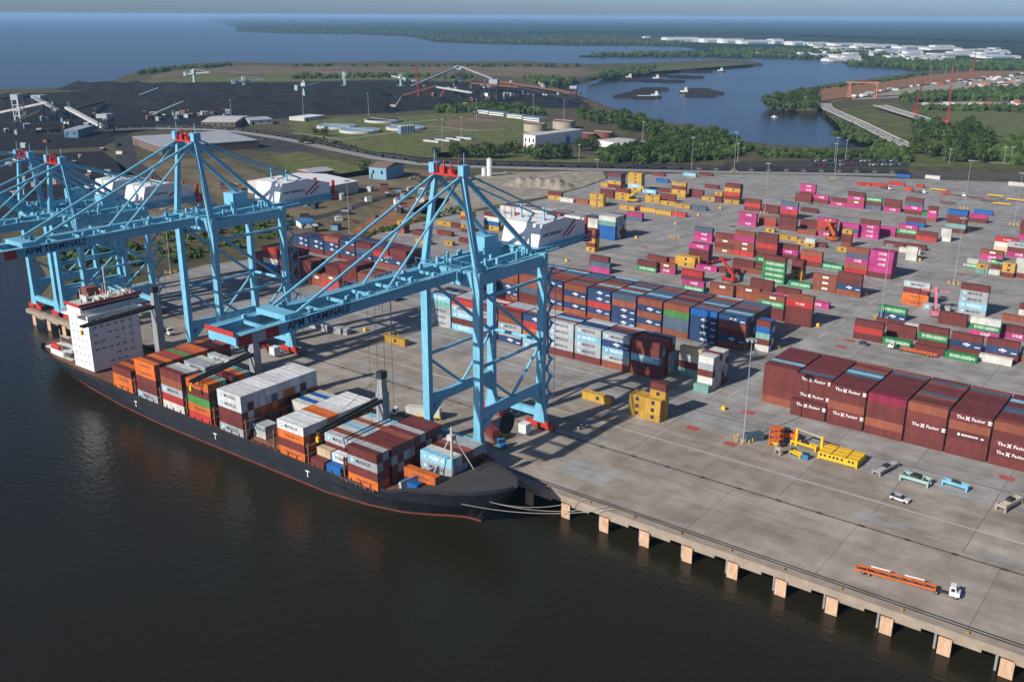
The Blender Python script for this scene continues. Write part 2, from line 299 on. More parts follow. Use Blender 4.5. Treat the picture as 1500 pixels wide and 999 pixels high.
# fenders
for i in range(33):
    x = -23.5-i*13.05
    f = MB(); f.box(-1.45,-0.75,-6.5,1.45,-0.4,-2.0); f.box(-0.9,-0.4,-4.6,0.9,0.2,-3.4)
    if i == 0: fm = f.mesh('fender_panel', M['fender'])
    put('fender_panel', fm, None, (x,0,0), label='pale timber-faced fender panel hanging on the quay wall', cat='fender', group='fender panels along the quay')
for i in range(30):
    m2 = MB(); m2.cyl((0,0,0.05),(0,0,0.45),0.25,0.2,8); m2.cyl((0,0,0.45),(0,0,0.6),0.38,0.3,8); m2.box(-0.5,-0.4,0.04,0.5,0.4,0.1)
    if i == 0: bm_ = m2.mesh('mooring_bollard', mat('bollard_paint',(0.42,0.26,0.08),0.8,var=0.5,sc=1.5))
    put('mooring_bollard', bm_, None, (-18-i*14.5,1.1,0.01), label='small rusty yellow mooring bollard on the quay edge', cat='bollard', group='mooring bollards along the quay')

# ------------------------------------------------------------------ containers
def text_mesh(name, s, size, m, bold=0.0):
    cu = bpy.data.curves.new(name, 'FONT'); cu.body = s; cu.size = size; cu.align_x = 'CENTER'; cu.align_y = 'CENTER'; cu.resolution_u = 1; cu.offset = bold
    o = bpy.data.objects.new(name, cu); COL.objects.link(o)
    me = bpy.data.meshes.new_from_object(o); bpy.data.objects.remove(o); me.name = name
    me.transform(Matrix.Rotation(math.pi/2, 4, 'X')); me.materials.clear(); me.materials.append(m); return me
def paint(name, c, **k): return mat('paint_'+name, c, 0.6, var=0.35, sc=0.5, stretch=(1,1,0.18), rand=0.16, mott=0.3, **k)
CC = {  # code: (colour, word, text, text colour, size)
 'm': ((0.17,0.036,0.03),'maroon',None), 'o': ((0.3,0.085,0.045),'brick brown',None), 'r': ((0.5,0.045,0.035),'red',None), 'R': ((0.5,0.03,0.035),'red','K LINE','w',1.3), 'p': ((0.07,0.26,0.07),'plain green',None),
 'O': ((0.7,0.16,0.025),'bright orange','Hapag-Lloyd','l',1.25), 'n': ((0.022,0.06,0.16),'navy blue','-','w',1.2), 'd': ((0.085,0.125,0.18),'slate blue',None),
 'b': ((0.26,0.55,0.7),'light blue','MAERSK','w',1.7), 'B': ((0.012,0.13,0.42),'bright blue',None), 'g': ((0.46,0.48,0.49),'pale grey','MAERSK','l',1.7),
 'w': ((0.66,0.64,0.58),'white',None), 'c': ((0.6,0.47,0.28),'cream',None), 't': ((0.2,0.4,0.36),'teal green',None),
 'e': ((0.03,0.27,0.08),'green','EVERGREEN','w',1.8), 'y': ((0.58,0.33,0.05),'mustard yellow','-','l',2.2), 'k': ((0.5,0.045,0.21),'pink','ONE','w',2.0),
 'x': ((0.32,0.02,0.06),'crimson',None), 'F': ((0.17,0.034,0.032),'maroon','The X Factor','w',1.5), 'W': ((0.15,0.032,0.03),'maroon','-','w',1.2),
 'q': ((0.3,0.085,0.045),'brick brown','-','w',1.7), 'v': ((0.75,0.75,0.74),'white','MAERSK','l',1.7)}
PM = {k: paint(v[1].replace(' ','_'), v[0]) for k, v in CC.items()}
TW = mat('lettering_white', (0.75,0.74,0.72), 0.7, var=0.15)
TM = {k: text_mesh('lettering', v[2], v[4], TW if v[3] == 'w' else M['letter'], 0.02) for k, v in CC.items() if v[2]}
def mark(k, m, *boxes):
    mb = MB()
    for x0, z0, x1, z1 in boxes: mb.box(x0,-0.01,z0,x1,0.02,z1)
    TM[k] = mb.mesh('mark', m)
mark('q', TW, (-1.5,-0.5,-0.08,0.5), (0.08,-0.5,1.4,0.5))                                   # twin white patches
mark('y', M['letter'], (-0.65,-0.65,0.65,0.65))                                             # dark square
mark('n', TW, (-1.7,-0.22,1.2,0.3), (-0.9,0.5,0.3,0.72), (-0.7,-0.72,0.5,-0.5), (2.9,-0.75,5.0,-0.35))   # bar, dashes above and below, small bar
mark('W', TW, *[(-2.4+i*0.62,-0.25,-1.95+i*0.62,0.3) for i in range(8)], (-3.6,-0.4,-2.9,0.45), (3.3,-0.3,4.1,0.2))
bmx = bmesh.new()
for w_, x_ in (('The',-3.5),('Factor',1.75)):
    tt = text_mesh('t', w_, 1.5, TW, 0.03); tt.transform(Matrix.Translation((x_,0,0))); bmx.from_mesh(tt)
bmx.from_mesh(MB().beam((-1.9,0,-0.6),(-0.85,0,0.6),0.05,0.34).beam((-1.9,0,0.6),(-0.85,0,-0.6),0.05,0.34).box(4.55,-0.02,0.0,5.7,0.02,0.6).box(4.55,-0.02,-0.65,5.7,0.02,-0.2).mesh('x', TW))
bmx.to_mesh(TM['F']); bmx.free()
LOGO = MB().box(-0.75,0,-0.75,0.75,0.03,0.75,0).add([(0.6*math.cos(a*math.pi/5+math.pi/2)*(1 if a%2==0 else 0.45),-0.01,0.6*math.sin(a*math.pi/5+math.pi/2)*(1 if a%2==0 else 0.45)) for a in range(10)], [tuple(range(9,-1,-1))], 1).mesh('logo', [mat('logo_blue',(0.2,0.5,0.7)), TW])
def cont_mesh(Ln, H):
    W_ = 2.44; mb = MB(); e = 0.13; r = 0.045
    def face(o, a, bb, n_):   # inset recessed panel on one side
        o, a, bb, n_ = map(Vector, (o,a,bb,n_)); la, lb = a.length, bb.length; ah, bh = a/la, bb/lb
        out = [o, o+a, o+a+bb, o+bb]; i_ = [o+ah*e+bh*e, o+a-ah*e+bh*e, o+a+bb-ah*e-bh*e, o+bb+ah*e-bh*e]; dn = [x-n_*r for x in i_]
        mb.add(out+i_+dn, [(0,1,5,4),(1,2,6,5),(2,3,7,6),(3,0,4,7),(4,5,9,8),(5,6,10,9),(6,7,11,10),(7,4,8,11),(8,9,10,11)])
    face((0,0,0),(Ln,0,0),(0,0,H),(0,-1,0)); face((Ln,W_,0),(-Ln,0,0),(0,0,H),(0,1,0))
    face((Ln,0,0),(0,W_,0),(0,0,H),(1,0,0)); face((0,W_,0),(0,-W_,0),(0,0,H),(-1,0,0)); face((0,0,H),(Ln,0,0),(0,W_,0),(0,0,1))
    mb.add([(0,0,0),(Ln,0,0),(Ln,W_,0),(0,W_,0)], [(0,3,2,1)])
    me = mb.mesh('container', PM['m'])
    bm = bmesh.new(); bm.from_mesh(me); bmesh.ops.remove_doubles(bm, verts=bm.verts, dist=0.001); bm.to_mesh(me); bm.free(); return me
H40, H20 = 2.87, 2.6
CM = {40: cont_mesh(12.19, H40), 20: cont_mesh(6.06, H20)}
def door_mesh(H):
    mb = MB(); mb.box(0,0.16,0.16,0.03,1.2,H-0.16); mb.box(0,1.24,0.16,0.03,2.28,H-0.16)
    for y in (0.45,0.9,1.55,2.0): mb.box(0.03,y-0.03,0.1,0.08,y+0.03,H-0.1,1)
    return mb.mesh('door', [PM['m'], M['grey']])
DM = {40: door_mesh(H40), 20: door_mesh(H20)}
CONT = []
def C(x, y, z, code, Ln, label, group, ship=False): CONT.append((x, y, z, code, Ln, label, group))
ORD = ['bottom','second','third','fourth','fifth','sixth','seventh','eighth','ninth','tenth','eleventh','twelfth','thirteenth']
def cname(code): return CC[code][1] + (' marked' if CC[code][2] == '-' else ' lettered' if CC[code][2] else '')
def stack(u, v, codes, Ln=40, rows=1, top=False):
    h = H40 if Ln == 40 else H20
    p = G(u, v, h*len(codes) if top else 0.0)
    seq = ', '.join(CC[c][1].split()[-1] for c in codes)
    for j in range(rows):
        for i, c in enumerate(codes):
            if j and i < len(codes)-1 and rows > 2 and 0: continue
            cc = c if j == 0 else rnd.choice(codes)
            lab = f'{cname(cc)} container, {ORD[i]} tier, in stack of {seq}' if len(codes) > 1 else f'single {cname(cc)} {"short" if Ln==20 else "long"} container standing on the yard'
            if j: lab = f'{cname(cc)} container, {ORD[i]} tier, row behind stack of {seq}'
            C(p.x, p.y+j*2.55, i*h, cc, Ln, lab, 'scattered yard containers')
def block(x0, y0, pitch, bays, depth, name, tops='mmomodwb', last_extra=True, bayref='bay', direction=1):
    for bi, spec in enumerate(bays):
        x = x0+bi*pitch
        front = 0
        for ri, s in enumerate(spec if isinstance(spec, (list,tuple)) else [spec]):
            for i, c in enumerate(s):
                C(x, y0+ri*2.58, i*H40, c, 40, f'{cname(c)} container, {ORD[i]} tier, {"front" if ri==0 else "second"} row, {ORD[bi].replace("bottom","first")} bay, {name}', name)
            front = ri; n_ = len(s)
        for r_ in range(front+1, depth):
            c = rnd.choice(tops)
            lo = 0 if bi in (0, len(bays)-1) else n_-1
            for i in range(lo, n_):
                cc = c if i == n_-1 else rnd.choice(tops)
                C(x, y0+r_*2.58, i*H40, cc, 40, f'{cname(cc)} container, {ORD[i]} tier, {ORD[r_]} row, {ORD[bi].replace("bottom","first")} bay, {name}', name)
block(-127.6, 99.15, 12.85, [['','','','mmmmm'][0:1]+['','','ommmm'][1:3],['mF','mmFmF'],'mFomF','mommx','mmFmo','mmWoF','mFFmo','mmFmm','mmmom'], 11, 'maroon block by lamp mast', 'mmmmmmmmmmoommmmddb')
block(-284.3, 100, 13.05, ['gggtb','bmbgr','mgmgm','nggom','gbOrn','mgggg','mggbg','ogbng','mmbmm'], 5, 'grey and blue block behind crane', 'mowgbrnm')
block(-168.2-10*13.05, 151, 13.05, ['oonno','onnoo','mmdoo','onomn','onono','onrnn','nnnod','onono','oddpo','nnnnB','onmon'], 10, 'navy brown block', 'oodddnmb')
block(-428.7, 113, 13.0, ['mmm','mBwmr','mmrmm','mmmm'], 4, 'maroon block past second crane', 'mmmo')
block(-378, 121, 13.0, ['Bmm','mmmm','moo'], 5, 'low maroon block past second crane', 'mmmo')
block(-446, 160, 13.05, ['mnn','mnn','mnno','mnmn','ondm','onrm','onmm'], 5, 'far navy maroon block', 'mmmdn')
block(-321.5-6*13, 297.5, 13.0, ['mwgw','mwrw','gwmw','mgwm','wmgw','gmww','BBBtw'], 5, 'white blue block past crane house', 'dwmg')
block(-47.5, 172, 12.85, ['mmmom','mmmmm'], 4, 'brown block behind maroon block', 'omm')
R = {7:(1000,320,5.984),8:(1080,250,5.984),9:(1220,240,5.343),10:(1250,400,6.0),12:(860,230,5.984),5:(640,280,5.343),11:(350,320,5.343),3:(780,480,4.993)}
def rs(rid, *items):
    ox, oy, s = R[rid]
    for it in items:
        stack(ox+it[0]/s, oy+it[1]/s, it[2], *(it[3:]))
rs(7, (47,387,'kmmk',40,2),(97,190,'kkd'),(275,292,'qmqm'),(445,318,'rqqko'),(640,338,'mmrmm'),(825,345,'mkm'),(1025,407,'mro'),(1205,432,'e'),(435,442,'mm'),(632,420,'me'),(690,552,'eeeem'),(945,532,'yymm',20,2),(920,592,'e'),
   (1130,622,'qqq'),(1340,662,'onmm'),(812,695,'km'),(1060,760,'k'),(890,918,'mmmRo'),(655,862,'mmeq'),(450,790,'oooq'),(225,760,'oooq'),(-15,535,'mR'),(-30,405,'yy'),(118,445,'k'),(310,470,'m'),(510,470,'o'),(585,620,'mm'),(-10,625,'ek'))
rs(8, (505,268,'mm'),(540,246,'mmkk'),(655,278,'mk'),(812,303,'km'),(958,322,'kqkm'),(1108,334,'dme'),(1275,352,'kmm'),(58,348,'mrm'),(215,368,'mm'),(370,412,'mrkd'),(553,358,'m'),(10,475,'kkk'),(185,474,'ro'),(355,512,'mmm'),(548,502,'mm'),
   (522,552,'o'),(690,566,'kork'),(885,570,'kdk'),(1062,583,'kkkm'),(1210,562,'kk'),(245,536,'y',20),(360,600,'y'),(590,667,'yw',20),(525,640,'y',20),(905,662,'ommy',20),(690,668,'m',20),(935,892,'Rokdo'),(870,705,'y',20))
rs(9, (555,388,'mkdm'),(733,450,'okkm',20),(680,402,'e',20),(874,530,'mtmmB',40,2),(1053,452,'mk'),(1100,388,'B'),(565,485,'Bm'),(497,575,'mek'),(648,595,'rm'),(838,602,'www',20),(395,640,'m'),(560,660,'m'),(515,690,'w'),(566,752,'www',20),
   (1255,680,'cwR'),(1355,722,'kmg'),(1145,742,'kq'),(1042,812,'ew',20),(1112,852,'ty',20),(1208,862,'w',20),(1232,818,'me',20),(1315,882,'myy',20),(1413,886,'mwww',20),(1462,512,'mm'),(1452,590,'kmm'),(270,880,'mkkkk',40,3),
   (435,165,'r'),(560,207,'r',20),(650,187,'r',20),(840,237,'r',20),(180,168,'r',20),(240,172,'r',20),(300,176,'r'),(1370,168,'w'),(720,115,'w'),(490,105,'B'))
rs(10, (420,265,'OOmg'),(608,312,'g'),(912,347,'gbggm'),(218,385,'ne'),(192,450,'m'),(-5,570,'mrm'),(243,615,'e'),(285,548,'mm'),(528,682,'m'),(552,625,'mem'),(443,492,'w',20),(800,742,'e'),(838,690,'mnm'),(1008,545,'kew'),(738,440,'mm'),(1098,768,'w'),(1148,742,'mnm'),(1290,562,'km'),(1305,412,'o'),(1440,412,'wwm',20),(1455,775,'od'))
rs(12, (180,265,'mydm',40,3),(355,295,'ybyyy',40,2),(118,257,'y'),(110,347,'mm'),(245,372,'yym'),(20,418,'yyy'),(483,312,'b'),(600,217,'B'),(565,162,'m'),(737,346,'yymy'),(623,303,'m'),(508,392,'yy'),(642,388,'mm'),(640,417,'y'),(768,442,'y'),(908,457,'d'),
   (888,348,'mm'),(1005,378,'y'),(1115,397,'mmy',20),(1198,402,'ymrym',40,2),(1030,272,'m'),(285,457,'y'),(428,460,'m',20),(465,474,'y'),(600,498,'y'),(725,513,'r'),(343,552,'dk'),(-10,822,'ymymo',20,2),(20,947,'mm'),(28,1000,'kd'),(528,900,'m'),(700,918,'o',20),(768,948,'yy'),(433,990,'em'),(595,1005,'kq'),(980,160,'m'),(842,165,'b'))
rs(5, (188,318,'mytry',20,3),(368,295,'yBwm'),(0,262,'y'),(108,282,'m'),(0,340,'m'),(170,400,'m'),(330,420,'y'),(60,420,'y',20),(870,60,'ym'),(960,80,'w'),(1075,90,'o'),(1195,110,'yyy'))
rs(11, (655,560,'rrq'),(545,510,'qq'),(1240,112,'omy',20,2),(1355,125,'m'),(1380,190,'y'),(545,850,'g'),(645,870,'g'),(770,895,'g',20),(1090,620,'m'),(1135,960,'y'))
rs(3, (1065,335,'tmwc'),(1175,455,'t',20),(1200,440,'wwmgw',20,5),(703,632,'yyy',20,2),(815,665,'yyy',20,2),(850,650,'yyyym',20,1),(362,515,'y'))
stack(1105,512,'wmtBm',20,2)
# ship cargo: X of each bay, rows across from the water side
SY = -32.6; DZ = 1.05
def ship_bay(x, first, rows, tops, name, Ln=40, y0=SY, z0=DZ):
    h = H40 if Ln == 40 else H20
    for ri in range(rows):
        codes = first[ri] if ri < len(first) else None
        t = codes or tops[ri % len(tops)]
        for i, c in enumerate(t):
            if c == '.': continue
            C(x, y0+ri*2.47, z0+i*h, c, Ln, f'{cname(c)} container, {ORD[i]} tier, {ORD[ri].replace("bottom","outer")} row, {name} of ship', 'containers on the ship')
ship_bay(-321, ['OOm','OOO','mOm'], 4, ['mOO'], 'aftmost bay')
ship_bay(-305.5, ['gmmOO'], 13, ['OmmmO','mOmOm','OmOmO','mmOmo','moOmr','OmmOp','mOmmo','mOmmO'], 'tall orange bay')
ship_bay(-290, ['wrgom'], 9, ['mrmgg','mmogg','mmmgw','mmgv'], 'brown bay')
ship_bay(-275, ['rOpmO'], 8, ['mOmpm','ommmO','mmpOt','mmmo'], 'green orange bay')
ship_bay(-258, ['gmmvv'], 13, ['mgmvv','mgwmv','mmovv','omOvv','mmogv','omOdv','mmmgv','OomOv','mmmOv'], 'white topped bay')
ship_bay(-245.2, [], 2, ['wg'], 'short pair', 20, -29, 0.2)
ship_bay(-228.3, ['OmOv'], 12, ['OmOv','mOmv','mmOv','omOv','mmmO','mmmO','mwmv','mmgv'], 'white orange bay')
ship_bay(-243.5, [], 5, ['ggw','ggB'], 'blue tarpaulin bay', 40, -14, 0.5)
ship_bay(-213.5, ['m'], 1, [], 'maroon spot', 20); ship_bay(-206.5, ['B'], 1, [], 'blue spot', 20)
ship_bay(-213.5, [], 1, ['mc'], 'tank spot', 20, -29.9); ship_bay(-206.8, [], 1, ['mv'], 'white spot', 20, -29.9)
ship_bay(-214, [], 8, ['gmg','omo','gmw','mmb'], 'low mixed bay', 40, -26)
ship_bay(-197, ['Omgm','Ommg'], 2, [], 'maroon orange bay')
ship_bay(-197, [], 9, ['mmgm','mgmm','gmgm','mmgo','mmmm','ggmg'], 'striped bay', 40, -26.5)
ship_bay(-179.5, ['B'], 1, [], 'forward blue spot', 20, -28.2, 2.2)
ship_bay(-182, ['mO'], 1, [], 'forward orange spot', 40, -24.6)
ship_bay(-182, ['ggb','ggw','ggm','mmo','gmg'], 6, ['mmg'], 'forward blue bay', 40, -17.5)
# hidden containers drop out; nearest 300 individually
occ = {}
def key(x, y, z): return (round(x/3), round(y/2.4), round(z/2.7))
for c in CONT: occ[key(c[0], c[1], c[2])] = 1
def score(c):
    p = Vector((c[0]+6, c[1], c[2]+1.4)); d = p-CAM
    dep = d.dot(fw); x = 750+F_PX*d.dot(r2)/dep; y = 499.5-F_PX*d.dot(u2)/dep
    if not (-40 < x < 1540 and y < 1040): return -1
    covered_top = any(abs(o[0]-c[0]) < 3 and abs(o[1]-c[1]) < 1.2 and 1 < o[2]-c[2] < 3.2 for o in NEAR(c))
    covered_front = any(abs(o[0]-c[0]) < 3 and 1.2 < c[1]-o[1] < 3.2 and abs(o[2]-c[2]) < 1 for o in NEAR(c))
    s = (1/dep)**2*(1 if c[4] == 40 else 0.5)
    if covered_front: s *= 0.45 if not covered_top else 0.12
    return s
grid = {}
for c in CONT: grid.setdefault((int(c[0]//20), int(c[1]//20)), []).append(c)
def NEAR(c):
    gx, gy = int(c[0]//20), int(c[1]//20)
    return [o for a in (-1,0,1) for b_ in (-1,0,1) for o in grid.get((gx+a,gy+b_), []) if o is not c]
order = sorted(CONT, key=lambda c: -score(c))
far_mb = MB(); codes_l = list(CC)
for i, c in enumerate(order):
    x, y, z, code, Ln, label, grp = c; H = H40 if Ln == 40 else H20
    jx = rnd.uniform(-0.06,0.06); jy = rnd.uniform(-0.04,0.04)
    if i < 300:
        o = put('container', CM[Ln], None, (x+jx,y+jy,z+0.005), label=label, cat='container', group=grp)
        o.material_slots[0].link = 'OBJECT'; o.material_slots[0].material = PM[code]
        d = put('door', DM[Ln], o, ((12.19 if Ln == 40 else 6.06)-0.03,0,0)); d.material_slots[0].link = 'OBJECT'; d.material_slots[0].material = PM[code]
        if code in TM:
            put('mark' if CC[code][2] == '-' else 'lettering', TM[code], o, ((6.6 if Ln == 40 else 3.1),0.02,H*0.52))
            if code in 'gbv': put('logo', LOGO, o, ((1.9 if Ln == 40 else 0.9),-0.0,H*0.5))
    else:
        me = CM[Ln]; far_mb.add([(v.co.x+x+jx,v.co.y+y+jy,v.co.z+z) for v in me.vertices], [tuple(p.vertices) for p in me.polygons], codes_l.index(code))
        if code in TM and score(c) > 0:
            t = TM[code]; mi = len(codes_l)+(0 if CC[code][3] == 'w' else 1); ox = 6.6 if Ln == 40 else 3.1
            far_mb.add([(v.co.x+x+ox,v.co.y+y+0.02,v.co.z+z+H*0.52) for v in t.vertices], [tuple(p.vertices) for p in t.polygons], mi)
far_mb.build('smaller_containers', [PM[k] for k in codes_l]+[TW, M['letter']], kind='stuff', label='the many smaller and half hidden containers of the yard and ship', cat='containers')

# ------------------------------------------------------------------ quay cranes
def make_crane(cx, zk, label, raised=0.0):
    t = thing('quay_crane', label, 'quay crane', (cx,0,0), group='blue ship-to-shore cranes on the quay rails')
    B = M['crane']; zt = 60*zk; za = 88*zk; ys, yl = 3.0, 35.5; hx = 10.4
    def part(name, mb, m=B, p=t): return mb.build(name, m, p)
    for sx in (-1,1):
        for y in (ys, yl):
            part('leg', MB().box(sx*hx-1.3,y-0.95,6,sx*hx+1.3,y+0.95,zt-3))
            part('leg_foot', MB().add([(sx*hx+a*(2.4 if z<5 else 1.34),y+b_*(0.9 if z<5 else 0.99),z) for z in (2.6,9) for a, b_ in ((-1,-1),(1,-1),(1,1),(-1,1))],[(0,3,2,1),(4,5,6,7),(0,1,5,4),(1,2,6,5),(2,3,7,6),(3,0,4,7)]))
            g_ = part('bogie', MB().box(sx*hx-5.6,y-0.8,0.5,sx*hx-0.6,y+0.8,2.2).box(sx*hx+0.6,y-0.8,0.5,sx*hx+5.6,y+0.8,2.2).box(sx*hx-4,y-0.6,2.1,sx*hx+4,y+0.6,3.0), M['red'])
            for k in range(8): part('wheel', MB().cyl((sx*hx-5+k*1.43,y-0.3,0.45),(sx*hx-5+k*1.43,y+0.3,0.45),0.42,n=10), M['dark'], g_)
        part('sill_beam', MB().beam((sx*hx,ys+0.9,15*zk),(sx*hx,yl-0.9,15*zk), 1.6,3.0))
        part('haunch', MB().beam((sx*hx,ys+0.5,10*zk),(sx*hx,ys+6,14.4*zk), 1.8,2.0)); part('haunch', MB().beam((sx*hx,yl-0.5,10*zk),(sx*hx,yl-6,14.4*zk), 1.8,2.0))
        part('tie_brace', MB().cyl((sx*hx,ys,30.5*zk),(sx*hx,yl,30.5*zk),0.55,n=8))
        part('diagonal_brace', MB().cyl((sx*hx,ys+1,zt-5),(sx*hx,yl-1,31*zk),0.6,n=8))
        part('diagonal_brace', MB().cyl((sx*hx,ys+1,29*zk),(sx*hx,19.5,16.5*zk),0.5,n=8)); part('diagonal_brace', MB().cyl((sx*hx,yl-1,29.5*zk),(sx*hx,19.5,16.5*zk),0.5,n=8))
        part('upper_beam', MB().beam((sx*hx,ys,zt-2),(sx*hx,yl+1.5,zt-2),1.8,3.6))
        part('pipe_tie', MB().cyl((sx*hx,ys,zt-8),(sx*hx,yl,zt-8),0.6,n=8))
        # A-frame
        part('frame_leg', MB().beam((sx*hx,ys,zt),(sx*5.2,ys,za),1.9,1.7,0,1.4,1.3))
        part('back_stay', MB().beam((sx*5.2,ys,za),(sx*7.5,yl-2,zt+0.5),1.0,1.3))
        part('rear_tie', MB().cyl((sx*4.8,ys,za+1),(sx*4.6,60,zt+5),0.35,n=6))
        part('rear_strut', MB().beam((sx*4.6,44,zt+1),(sx*4.6,44,zt+13*zk),0.5,0.5))
        part('main_girder', MB().beam((sx*4.6,ys-2,zt-1),(sx*4.6,68,zt-0.4),1.5,3.4))
    for y in (ys, yl):
        part('portal_beam', MB().beam((-hx-1.4,y,zt-2.0),(hx+1.4,y,zt-2.0),2.0,4.6))
        part('rail_beam', MB().beam((-hx,y,5.6),(hx,y,5.6),1.6,2.2))
    part('landward_brace', MB().cyl((-hx,yl,31*zk),(hx,yl,31*zk),0.6,n=8))
    cap = part('apex_platform', MB().box(-5.6,ys-1.6,za-0.3,5.2,ys+1.6,za+0.2).box(-3.0,ys-0.9,za+0.2,-1.4,ys+0.9,za+2.0).box(0.2,ys-0.9,za+0.2,2.6,ys+0.9,za+1.5).box(-7.0,ys-1.0,za-1.4,-5.4,ys+1.0,za-0.2), M['red'])
    for k in range(6): part('sheave_post', MB().box(-3.6+k*1.4,ys-1.6+(k%2)*1.6,za+0.6,-3.3+k*1.4,ys-1.2+(k%2)*1.6,za+3.2+(k*7%3)*0.5), M['red'], cap)
    for sx in (-1,1): part('apex_head', MB().box(sx*5.6-1,ys-1.5,za,sx*5.6+1,ys+1.5,za+3).cyl((sx*5.6,ys,za+3),(sx*5.6,ys,za+6.5),0.12,n=5))
    # boom, hinged at the water side
    a = raised; hy, hz = ys-3.5, zt-0.6
    def bp_(s, dz, x): return Vector((x, hy-s*math.cos(a)-dz*math.sin(a)*-1*-1 if a else hy-s, hz+s*math.sin(a)+dz*math.cos(a) if a else hz+dz))
    boom = t
    Lb = 78
    for sx in (-1,1):
        gz = part('boom_girder', MB().beam(bp_(0,0,sx*4.6),bp_(Lb,0,sx*4.6),1.4,3.2))
        for s_, m_ in ((Lb-12,'red'),(Lb-8,'ofwhite'),(Lb-4,'red')):
            q0, q1 = bp_(s_,0,sx*5.32), bp_(s_+4,0,sx*5.32); part('boom_tip_stripe', MB().beam(q0,q1,0.06,2.9), M[m_], gz)
        rl = MB()
        for s in range(0, Lb, 3):
            p = bp_(s,1.6,sx*6); rl.beam(p, p+Vector((0,0,1.2)), 0.09,0.09)
        rl.beam(bp_(0,2.8,sx*6),bp_(Lb,2.8,sx*6),0.09,0.09); rl.beam(bp_(0,2.2,sx*6),bp_(Lb,2.2,sx*6),0.07,0.07); rl.beam(bp_(0,1.6,sx*5.9),bp_(Lb,1.6,sx*5.9),1.2,0.1)
        part('boom_walkway', rl)
        for s0, s1 in ((62,0.6),(28,0.5)):
            part('fore_stay', MB().cyl((sx*4.9,ys,za),bp_(s0,1.6,sx*4.6),s1*0.75,n=6))
    for s in range(6, Lb, 9): part('boom_cross_tie', MB().beam(bp_(s,0.9,-4),bp_(s,0.9,4),0.7,0.8))
    part('boom_end_beam', MB().beam(bp_(Lb,0,-5.2),bp_(Lb,0,5.2),1.0,2.0))
    part('tip_rail', MB().box(-5.4,bp_(Lb,0,0).y-1.2,bp_(Lb,0,0).z+1.4,5.4,bp_(Lb,0,0).y-1.1,bp_(Lb,0,0).z+2.6), M['red'])
    part('stay_bracket', MB().box(-5.4,bp_(62,0,0).y-2,bp_(62,0,0).z+1.6,5.4,bp_(62,0,0).y+2,bp_(62,0,0).z+3.0))
    if not raised:
        o = put('lettering', APM, t, (5.36,bp_(53,0,0).y,hz), math.pi/2)
    # machinery house at the rear
    yh0, yh1, zh = yl+1.5, 61, zt+1.2
    hs = MB().add([(-7.4,yh0,zh),(7.4,yh0,zh),(7.4,yh1+3,zh),(-7.4,yh1+3,zh),(-7.4,yh0+2,zh+7),(7.4,yh0+2,zh+7),(7.4,yh1-9,zh+7.6),(-7.4,yh1-9,zh+7.6),(7.4,yh1+3,zh+4.6),(-7.4,yh1+3,zh+4.6)],
        [(0,3,2,1),(0,1,5,4),(1,2,8,6,5),(2,3,9,8),(3,0,4,7,9),(4,5,6,7),(6,8,9,7)])
    house = part('machinery_house', hs, M['white'])
    part('house_stripe', MB().beam((7.45,yh0+14,zh+1.4),(7.45,yh0+21,zh+6),0.1,0.7).beam((7.45,yh0+16.5,zh+1.2),(7.45,yh0+21,zh+4),0.1,0.6), M['red'], house)
    put('house_lettering', MAER, house, (7.46,yh0+8,zh+3.2), math.pi/2)
    part('roof_rib', MB().box(-6,yh0+8,zh+7.2,6,yh0+8.5,zh+7.7).box(-6,yh0+14,zh+7.2,6,yh0+14.5,zh+7.7), M['grey'], house)
    part('rear_platform', MB().box(-8.5,yl-1,zt+0.6,8.5,64,zt+1.15))
    part('rear_end_beam', MB().box(-7,66.5,zt-2.2,7,69.2,zt+1.4).box(-6,67,zt+1.4,-5,68,zt+6).box(5,67,zt+1.4,6,68,zt+6), M['red'])
    rl = MB()
    for x in (-9.4,9.4):
        rl.beam((x,ys,zt+1.3),(x,66,zt+1.3),0.08,0.08)
        for y in range(3,67,3): rl.beam((x,y,zt),(x,y,zt+1.3),0.08,0.08)
        rl.beam((x,ys,zt),(x,66,zt),1.0,0.12)
    for y in (ys-2.2,ys+2.4):
        rl.beam((-hx-2,y,zt+1.9),(hx+2,y,zt+1.9),0.08,0.08)
        for x in range(-12,13,2): rl.beam((x,y,zt+0.4),(x,y,zt+1.9),0.08,0.08)
    part('walkway', rl)
    rr = random.Random(3)
    for k in range(26):
        x, y = rr.choice((-1,1))*rr.uniform(2.5,9), rr.uniform(ys-1,yl-2); a_ = rr.uniform(0.3,0.9); part('deck_fitting', MB().box(x,y,zt+0.3,x+a_,y+a_*1.4,zt+0.8+rr.uniform(0.3,2.2)))
    for k in range(14):
        s_ = rr.uniform(4,Lb-6); p_ = bp_(s_,1.7,rr.choice((-1,1))*rr.uniform(3.6,5)); part('boom_fitting', MB().box(p_.x,p_.y,p_.z,p_.x+0.8,p_.y+1.2,p_.z+rr.uniform(0.5,1.6)))
    for x_, y_ in ((-3,-26),(3,-26),(-3,-29),(3,-29)):
        if not raised: part('hoist_rope', MB().cyl((x_,y_,zt-2),(x_,y_,17),0.05,n=4), M['dark'])
    part('electrical_room', MB().box(-9.8,24,zt+0.6,-4,31,zt+5.2))
    tr = part('trolley', MB().box(-4.2,14,zt-3.5,4.2,20,zt-2), M['crane']); part('operator_cab', MB().box(-3.2,10.5,zt-7,-0.4,14,zt-3.6), M['white'], tr)
    # zigzag stair tower on the landward leg
    st = MB(); z = 8.0; k = 0
